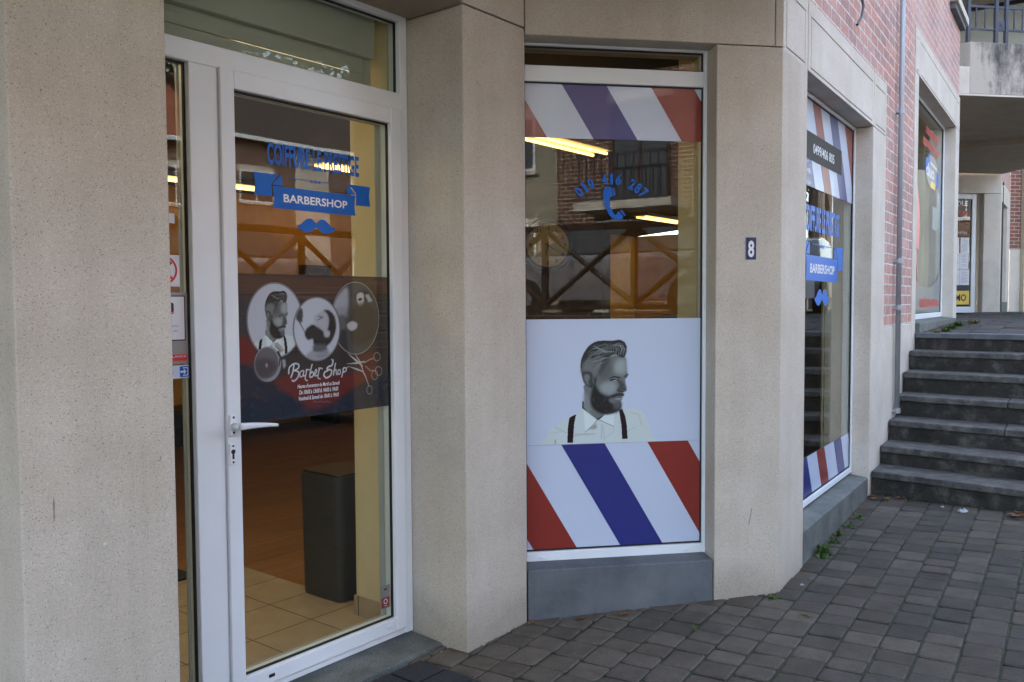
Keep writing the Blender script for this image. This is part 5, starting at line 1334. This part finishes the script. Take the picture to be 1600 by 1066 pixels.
def leafmat(name, c1, c2):
    mt, nd, lk, b = newmat(name)
    gi = nd.new('ShaderNodeNewGeometry')
    r = ramp(nd, [(0, c1), (1, c2)]); lk.new(gi.outputs['Random Per Island'], r.inputs[0]); lk.new(r.outputs[0], b.inputs['Base Color'])
    b.inputs['Roughness'].default_value = .6
    tl = nd.new('ShaderNodeBsdfTranslucent'); lk.new(r.outputs[0], tl.inputs[0]); mx = nd.new('ShaderNodeMixShader'); mx.inputs[0].default_value = .35
    lk.new(b.outputs[0], mx.inputs[1]); lk.new(tl.outputs[0], mx.inputs[2]); lk.new(mx.outputs[0], nd['Material Output'].inputs[0])
    return mt
M_LEAF = leafmat('tree_leaf', (.035, .07, .015), (.11, .15, .035))
M_BARK = stone('bark', (.03, .022, .016), (.06, .045, .035), (.09, .07, .055), sc=8)
M_WEED = leafmat('weed_leaf', (.030, .075, .015), (.09, .16, .035))
M_WEED2 = leafmat('dry_weed_leaf', (.05, .06, .02), (.20, .15, .06))
M_DEAD = leafmat('dead_leaf', (.10, .045, .02), (.24, .12, .05))
def leafquads(mb, rd, c, n, rad, size):
    for _ in range(n):
        while True:
            v = Vector((rd.uniform(-1, 1), rd.uniform(-1, 1), rd.uniform(-1, 1)))
            if v.length < 1: break
        p = c + Vector((v.x * rad[0], v.y * rad[1], v.z * rad[2]))
        a = Vector((rd.gauss(0, 1), rd.gauss(0, 1), rd.gauss(0, .6))).normalized(); b = a.orthogonal().normalized()
        b.rotate(Matrix.Rotation(rd.uniform(0, 6.3), 3, a)); b = Vector(b); a2 = a.cross(b)
        L = size * rd.uniform(.6, 1.3); w_ = L * .45
        mb.add([p - b * L / 2, p + a2 * w_ / 2, p + b * L / 2, p - a2 * w_ / 2], [(0, 1, 2, 3)])
def tree(x, y, z, H, rad, seed, label, n=2600, ls=.34):
    rd = random.Random(seed); F = Matrix.Translation((x, y, z))
    t = thing('tree', F, label, 'tree', 'trees across the street')
    tb = MB(); pts = [Vector((0, 0, 0)), Vector((.1, 0, H * .3)), Vector((0, .15, H * .6)), Vector((.1, .1, H * .85))]
    tb.tube(pts, [.28, .22, .14, .04], 9)
    cl = []
    for i in range(11):
        a = rd.uniform(0, 6.3); zz = rd.uniform(.35, .8) * H; r = rad * rd.uniform(.4, .9)
        e = Vector((math.cos(a) * r, math.sin(a) * r, zz + rd.uniform(.3, 1.4)))
        tb.tube([Vector((0, .1, zz * .8)), e * .5 + Vector((0, 0, zz * .45)), e], [.08, .05, .015], 6); cl.append(e)
    cl.append(Vector((0, 0, H * .9)))
    tb.build('trunk', M_BARK, t, F)
    lb = MB()
    for c in cl: leafquads(lb, rd, c, n // len(cl), (rad * .42, rad * .42, rad * .34), ls)
    lb.build('crown', M_LEAF, t, F)
T_ = lambda s, d: FA @ Vector((s, d, 0))
for i, (s, d, H, r, lb) in enumerate([(20, -44, 25, 7, 'tall tree rising behind the clay roof, left one in the door reflection'), (30, -43, 24, 7, 'broad tree behind the far end of the clay roofed house'), (11, -42, 23, 6.5, 'tree behind the near end of the clay roofed house'),
                                      (40, -6, 13, 4.8, 'green tree at the end of the street mirrored in the side window'), (37, -14, 12, 4.2, 'second green tree further along the street')]):
    p = T_(s, d); tree(p.x, p.y, 1.18, H, r, 20 + i, lb, 4200 if H > 20 else 2600, .75 if H > 20 else .36)
for i, (x, y, H, lb) in enumerate([(17.5, 19.5, 11, 'round green tree above the stairs mirrored high in the side window'), (22.5, 23, 13, 'larger green tree behind the round one above the stairs'), (21, 17, 11, 'green tree right of the round one above the stairs')]):
    tree(x, y, 1.18, H, 3.6, 50 + i, lb, 3400, .34)

def car(F, paint, label, group='cars parked on the upper street'):
    t = thing('parked_car', F, label, 'car', group)
    hw = .88
    body = [(-2.15, .30), (-2.2, .62), (-2.1, .86), (-1.15, .96), (1.45, .98), (2.05, .92), (2.15, .60), (2.1, .30)]
    rings = [(-hw, .90), (-hw * .98, 1.0), (-hw * .55, 1.02), (hw * .55, 1.02), (hw * .98, 1.0), (hw, .90)]
    mb = MB(); n = len(body); vs = []
    for y, k in rings: vs += [(x * (1 if abs(y) < hw * .7 else .985), y, .30 + (z - .30) * k) for x, z in body]
    fs = [(i * n + j, i * n + (j + 1) % n, (i + 1) * n + (j + 1) % n, (i + 1) * n + j) for i in range(len(rings) - 1) for j in range(n)] + [tuple(range(n)), tuple(range((len(rings) - 1) * n, len(rings) * n))]
    mb.add(vs, fs).build('body', paint, t, F, bevel=.05, seg=3)
    cab = [(-1.25, .95), (-.55, 1.40), (.0, 1.47), (.85, 1.43), (1.55, 1.0)]
    g = MB(); n = len(cab); vs = []
    for y, iy in ((-1, 0), (1, 0)):
        vs += [(x, y * (hw - .05 - (z - .95) * .32), z) for x, z in cab]
    fs = [tuple(range(n)), tuple(range(n, 2 * n))] + [(i, (i + 1) % n, n + (i + 1) % n, n + i) for i in range(n)]
    g.add(vs, fs).build('windows', M_HG, t, F, bevel=.03)
    rf = MB(); vs = []
    for y in (-1, 1): vs += [(x, y * (hw - .05 - (z - .95) * .32), z + .012) for x, z in cab[1:4]]
    rf.add(vs + [(a, b, c - .03) for a, b, c in vs], [(0, 1, 4, 3), (1, 2, 5, 4), (6, 9, 10, 7), (7, 10, 11, 8), (0, 3, 9, 6), (2, 8, 11, 5), (0, 6, 7, 1), (1, 7, 8, 2), (3, 4, 10, 9), (4, 5, 11, 10)]).build('roof', paint, t, F)
    for x in (-1.35, 1.32):
        for y in (-hw + .02, hw - .02):
            wh = MB(); wh.tube([(x, y - .10, .32), (x, y + .10, .32)], .32, 24).build('wheel', M_RUB, t, F)
            r = bpy.data.objects[-1] if False else None
            MB().tube([(x, y - .105, .32), (x, y + .105, .32)], .19, 20).build('rim', M_SILV, t, F)
    for y in (-.62, .62): MB().box(-2.19, -2.13, y - .16, y + .16, .66, .78).build('headlight', M_LETTER, t, F, bevel=.02)
    for y in (-.66, .66): MB().box(2.08, 2.15, y - .14, y + .14, .70, .84).build('tail_light', M_VRED, t, F, bevel=.02)
    return t
P_GR = plain('grey_car_paint', (.20, .20, .23), rough=.2, coat=1); P_SI = plain('silver_car_paint', (.42, .43, .45), rough=.25, metal=.4, coat=1); P_WH = plain('white_car_paint', (.75, .76, .78), rough=.25, coat=1)
car(FA @ Matrix.Translation((-2.9, -8.6, 1.18)), P_GR, 'grey parked car mirrored low in the front window')
car(FA @ Matrix.Translation((4.6, -8.9, 1.18)), P_SI, 'silver parked car mirrored in the door above the poster')
car(frame(Vector((11.3, 13.0, 0)), Vector((.62, .78, 0)).normalized(), 1.2), P_WH, 'white parked car mirrored behind the side window lettering')

# ---------------------------------------------------------------- weeds, fallen leaves, litter
def weed(x, y, z, size, n, seed, label, mat=None, flower=False):
    rd = random.Random(seed); F = Matrix.Translation((x, y, z)); mb = MB()
    for i in range(n):
        a = rd.uniform(0, 6.3); L = size * rd.uniform(.5, 1.1); el = rd.uniform(.15, 1.2); w_ = L * rd.uniform(.22, .42)
        d = Vector((math.cos(a) * math.cos(el), math.sin(a) * math.cos(el), math.sin(el))); sd_ = Vector((-math.sin(a), math.cos(a), 0))
        b0 = Vector((rd.uniform(-.4, .4) * size, rd.uniform(-.4, .4) * size, 0))
        pts = [b0, b0 + d * L * .5 + sd_ * w_ / 2, b0 + d * L + Vector((0, 0, -L * .18)), b0 + d * L * .5 - sd_ * w_ / 2]
        c = b0 + d * L * .55 + Vector((0, 0, -L * .03))
        mb.add(pts + [c], [(0, 1, 4), (1, 2, 4), (2, 3, 4), (3, 0, 4)])
    if flower:
        pass
    o = mb.build('weed', mat or M_WEED, None, F)
    tag(o, label, 'weed', 'weeds growing in the cracks')
    return o
def onC(s, t): return FC @ Vector((s, -t, 0))
ws = [(.62, .05, .05, 26, 'round dark green weed tuft against the foot of the side window sill, nearest the corner'), (.72, .035, .07, 34, 'darkest dense weed tuft at the base of the side window sill'), (.92, .04, .05, 22, 'low weed third from the corner along the side window sill'),
      (1.08, .04, .055, 24, 'leafy weed halfway along the foot of the side window sill'), (1.28, .05, .05, 22, 'weed tuft past the middle of the side window sill'), (1.5, .05, .045, 20, 'small weed tuft nearest the steps under the side window'),
      (.82, .13, .035, 14, 'tiny pale weed in a paver joint off the side window sill'), (2.0, .12, .03, 12, 'small yellowish moss tuft beside the first step')]
for i, (s, t, sz, n, lb) in enumerate(ws):
    p = onC(s, t); weed(p.x, p.y, gz(p.x, p.y) - .004, sz, n, 40 + i, lb)
for i, (x, y, sz, n, lb) in enumerate([(1.215, 3.955, .045, 16, 'slender green sprout at the foot of the house number pillar'), (1.29, 3.72, .03, 12, 'small yellow green sprout between pavers below the numbered pillar'), (1.21, 3.62, .028, 10, 'flat green sprig in the joints in front of the numbered pillar'), (.78, 3.62, .030, 16, 'lone moss rosette before the bluestone base')]):
    weed(x, y, gz(x, y) - .004, sz, n, 60 + i, lb)
for i, (s, t, sz, n, lb) in enumerate([(3.98, .10, .06, 30, 'brownish weeds at the top step beside the wall corner'), (4.3, .14, .08, 40, 'spreading weeds with a yellow bloom on the landing'), (4.8, .12, .09, 40, 'bright green broadleaf weeds below the landing window'), (5.3, .12, .11, 46, 'tall green weeds at the landing by the far pier'), (5.9, .20, .10, 40, 'trailing weeds out over the landing pavers')]):
    p = onC(s, t + .06); weed(p.x, p.y, lz(p.x, p.y) - .004, sz * .75, int(n * 1.6), 70 + i, lb, M_WEED2 if i in (0, 4) else None)
def flatleaf(x, y, z, sz, seed, label):
    rd = random.Random(seed); mb = MB(); n = 10; a0 = rd.uniform(0, 6.3)
    vs = [(0, 0, .004)]
    for k in range(n):
        a = 2 * math.pi * k / n; r = sz * (.55 + .45 * abs(math.cos(a))) * (.75 + .3 * (k % 2)); vs.append((r * math.cos(a + a0), r * .7 * math.sin(a + a0), .003 + rd.uniform(0, .35) * sz))
    mb.add(vs, [(0, 1 + k, 1 + (k + 1) % n) for k in range(n)])
    o = mb.build('fallen_leaf', M_DEAD, None, Matrix.Translation((x, y, z))); tag(o, label, 'leaf', 'fallen brown leaves on the paving')
for i, (s, t, lb) in enumerate([(2.06, .03, 'curled brown leaf in the corner where the first step meets the wall'), (2.02, .12, 'brown leaf a little out from the corner at the first step'), (2.08, .20, 'pale brown leaf under the first step, farthest from the wall'), (2.0, .05, 'dark brown leaf beneath the end of the side window sill')]):
    p = FC @ Vector((s, -t, 0)); flatleaf(p.x, p.y, gz(p.x, p.y) + .004, .035, i, lb)
for i, (x, y, lb) in enumerate([(.50, 3.82, 'orange brown leaf at the foot of the bluestone window base'), (.30, 3.79, 'dark leaf scrap under the left half of the bluestone base'), (.085, 3.765, 'crumbled brown leaf in the corner by the door pillar'), (3.02, 5.10, 'large rust coloured leaf at the right edge below the steps'), (3.12, 5.02, 'rust coloured leaf overlapping the frame edge below the steps')]):
    flatleaf(x, y, gz(x, y) + .004, .028 if i < 3 else .06, 30 + i, lb)
M_SCRAP = plain('grubby_paper', (.30, .34, .38), rough=.8, var=.5, scale=60)
def crumple(x, y, z, sz, seed, label, cat='paper scrap'):
    rd = random.Random(seed); bm = bmesh.new(); bmesh.ops.create_icosphere(bm, subdivisions=2, radius=sz)
    for v in bm.verts: v.co = Vector((v.co.x * rd.uniform(.3, 1.4), v.co.y * rd.uniform(.3, 1.1), max(-.002, v.co.z * rd.uniform(-.2, .9))))
    me = bpy.data.meshes.new('paper_scrap'); bm.to_mesh(me); bm.free(); me.materials.append(M_SCRAP)
    o = bpy.data.objects.new('paper_scrap', me); COL.objects.link(o); place(o, None, Matrix.Translation((x, y, z))); tag(o, label, cat, 'litter on the paving')
crumple(2.78, 5.25, gz(2.78, 5.25) + .006, .036, 1, 'crumpled pale blue paper lying below the first step')
crumple(2.72, 5.38, gz(2.72, 5.38) + .006, .014, 2, 'tiny white paper bit just behind the crumpled blue paper')
crumple(1.40, 4.10, gz(1.4, 4.1) + .004, .010, 3, 'white stub lying near the corner of the side window sill')
crumple(-.30, 3.50, gz(-.3, 3.5) + .010, .005, 4, 'small whitish crumb on the threshold edge beside the pillar')

db = MB(); rd = random.Random(77)
def chip(x, y, z, sz):
    a = rd.uniform(0, 6.3); pts = []
    for k in range(4):
        an = a + k * 1.57 + rd.uniform(-.4, .4); q = sz * rd.uniform(.4, 1.1); pts.append((x + q * math.cos(an), y + q * .6 * math.sin(an), z + rd.uniform(0, .5) * sz))
    db.add(pts, [(0, 1, 2, 3)])
def along(F, a0, a1, y, n, zf, sp=.03, sz=.006):
    for _ in range(n):
        p = F @ Vector((rd.uniform(a0, a1), y - abs(rd.gauss(0, sp)), 0)); chip(p.x, p.y, zf(p.x, p.y) + .0015, sz * rd.uniform(.4, 1.4))
along(FB, .0, 1.2, -.004, 150, gz, .012); along(FC, .0, 2.08, -.004, 260, gz, .03); along(FA, .0, .4, -.004, 50, gz, .01)
along(FC, 3.95, 6.4, -.05, 260, lz, .07, .012)
for i in range(6):
    z_ = SZ[i] + .003
    for _ in range(26):
        t_q = abs(rd.gauss(0, .6)) + .02; p = stair_xy(SN[i + 1] - abs(rd.gauss(0, .03)) - .004, t_q); chip(p[0], p[1], z_, .006 * rd.uniform(.4, 1.5))
for _ in range(120):
    p = stair_xy(SN[0] - abs(rd.gauss(0, .05)), rd.uniform(.02, 2.2)); chip(p[0], p[1], gz(*p) + .002, .007 * rd.uniform(.4, 1.5))
tag(db.build('dry_debris', M_DEAD), None, None, kind='stuff')
for i, (x, y, lb) in enumerate([(3.06, 5.13, 'curled rust leaf, rearmost of the heap at the right edge below the steps'), (3.09, 5.07, 'rust leaf in the middle of the heap at the right edge below the steps'), (3.00, 5.04, 'small rust leaf in front of the heap at the right edge')]):
    flatleaf(x, y, gz(x, y) + .012, .045, 90 + i, lb)
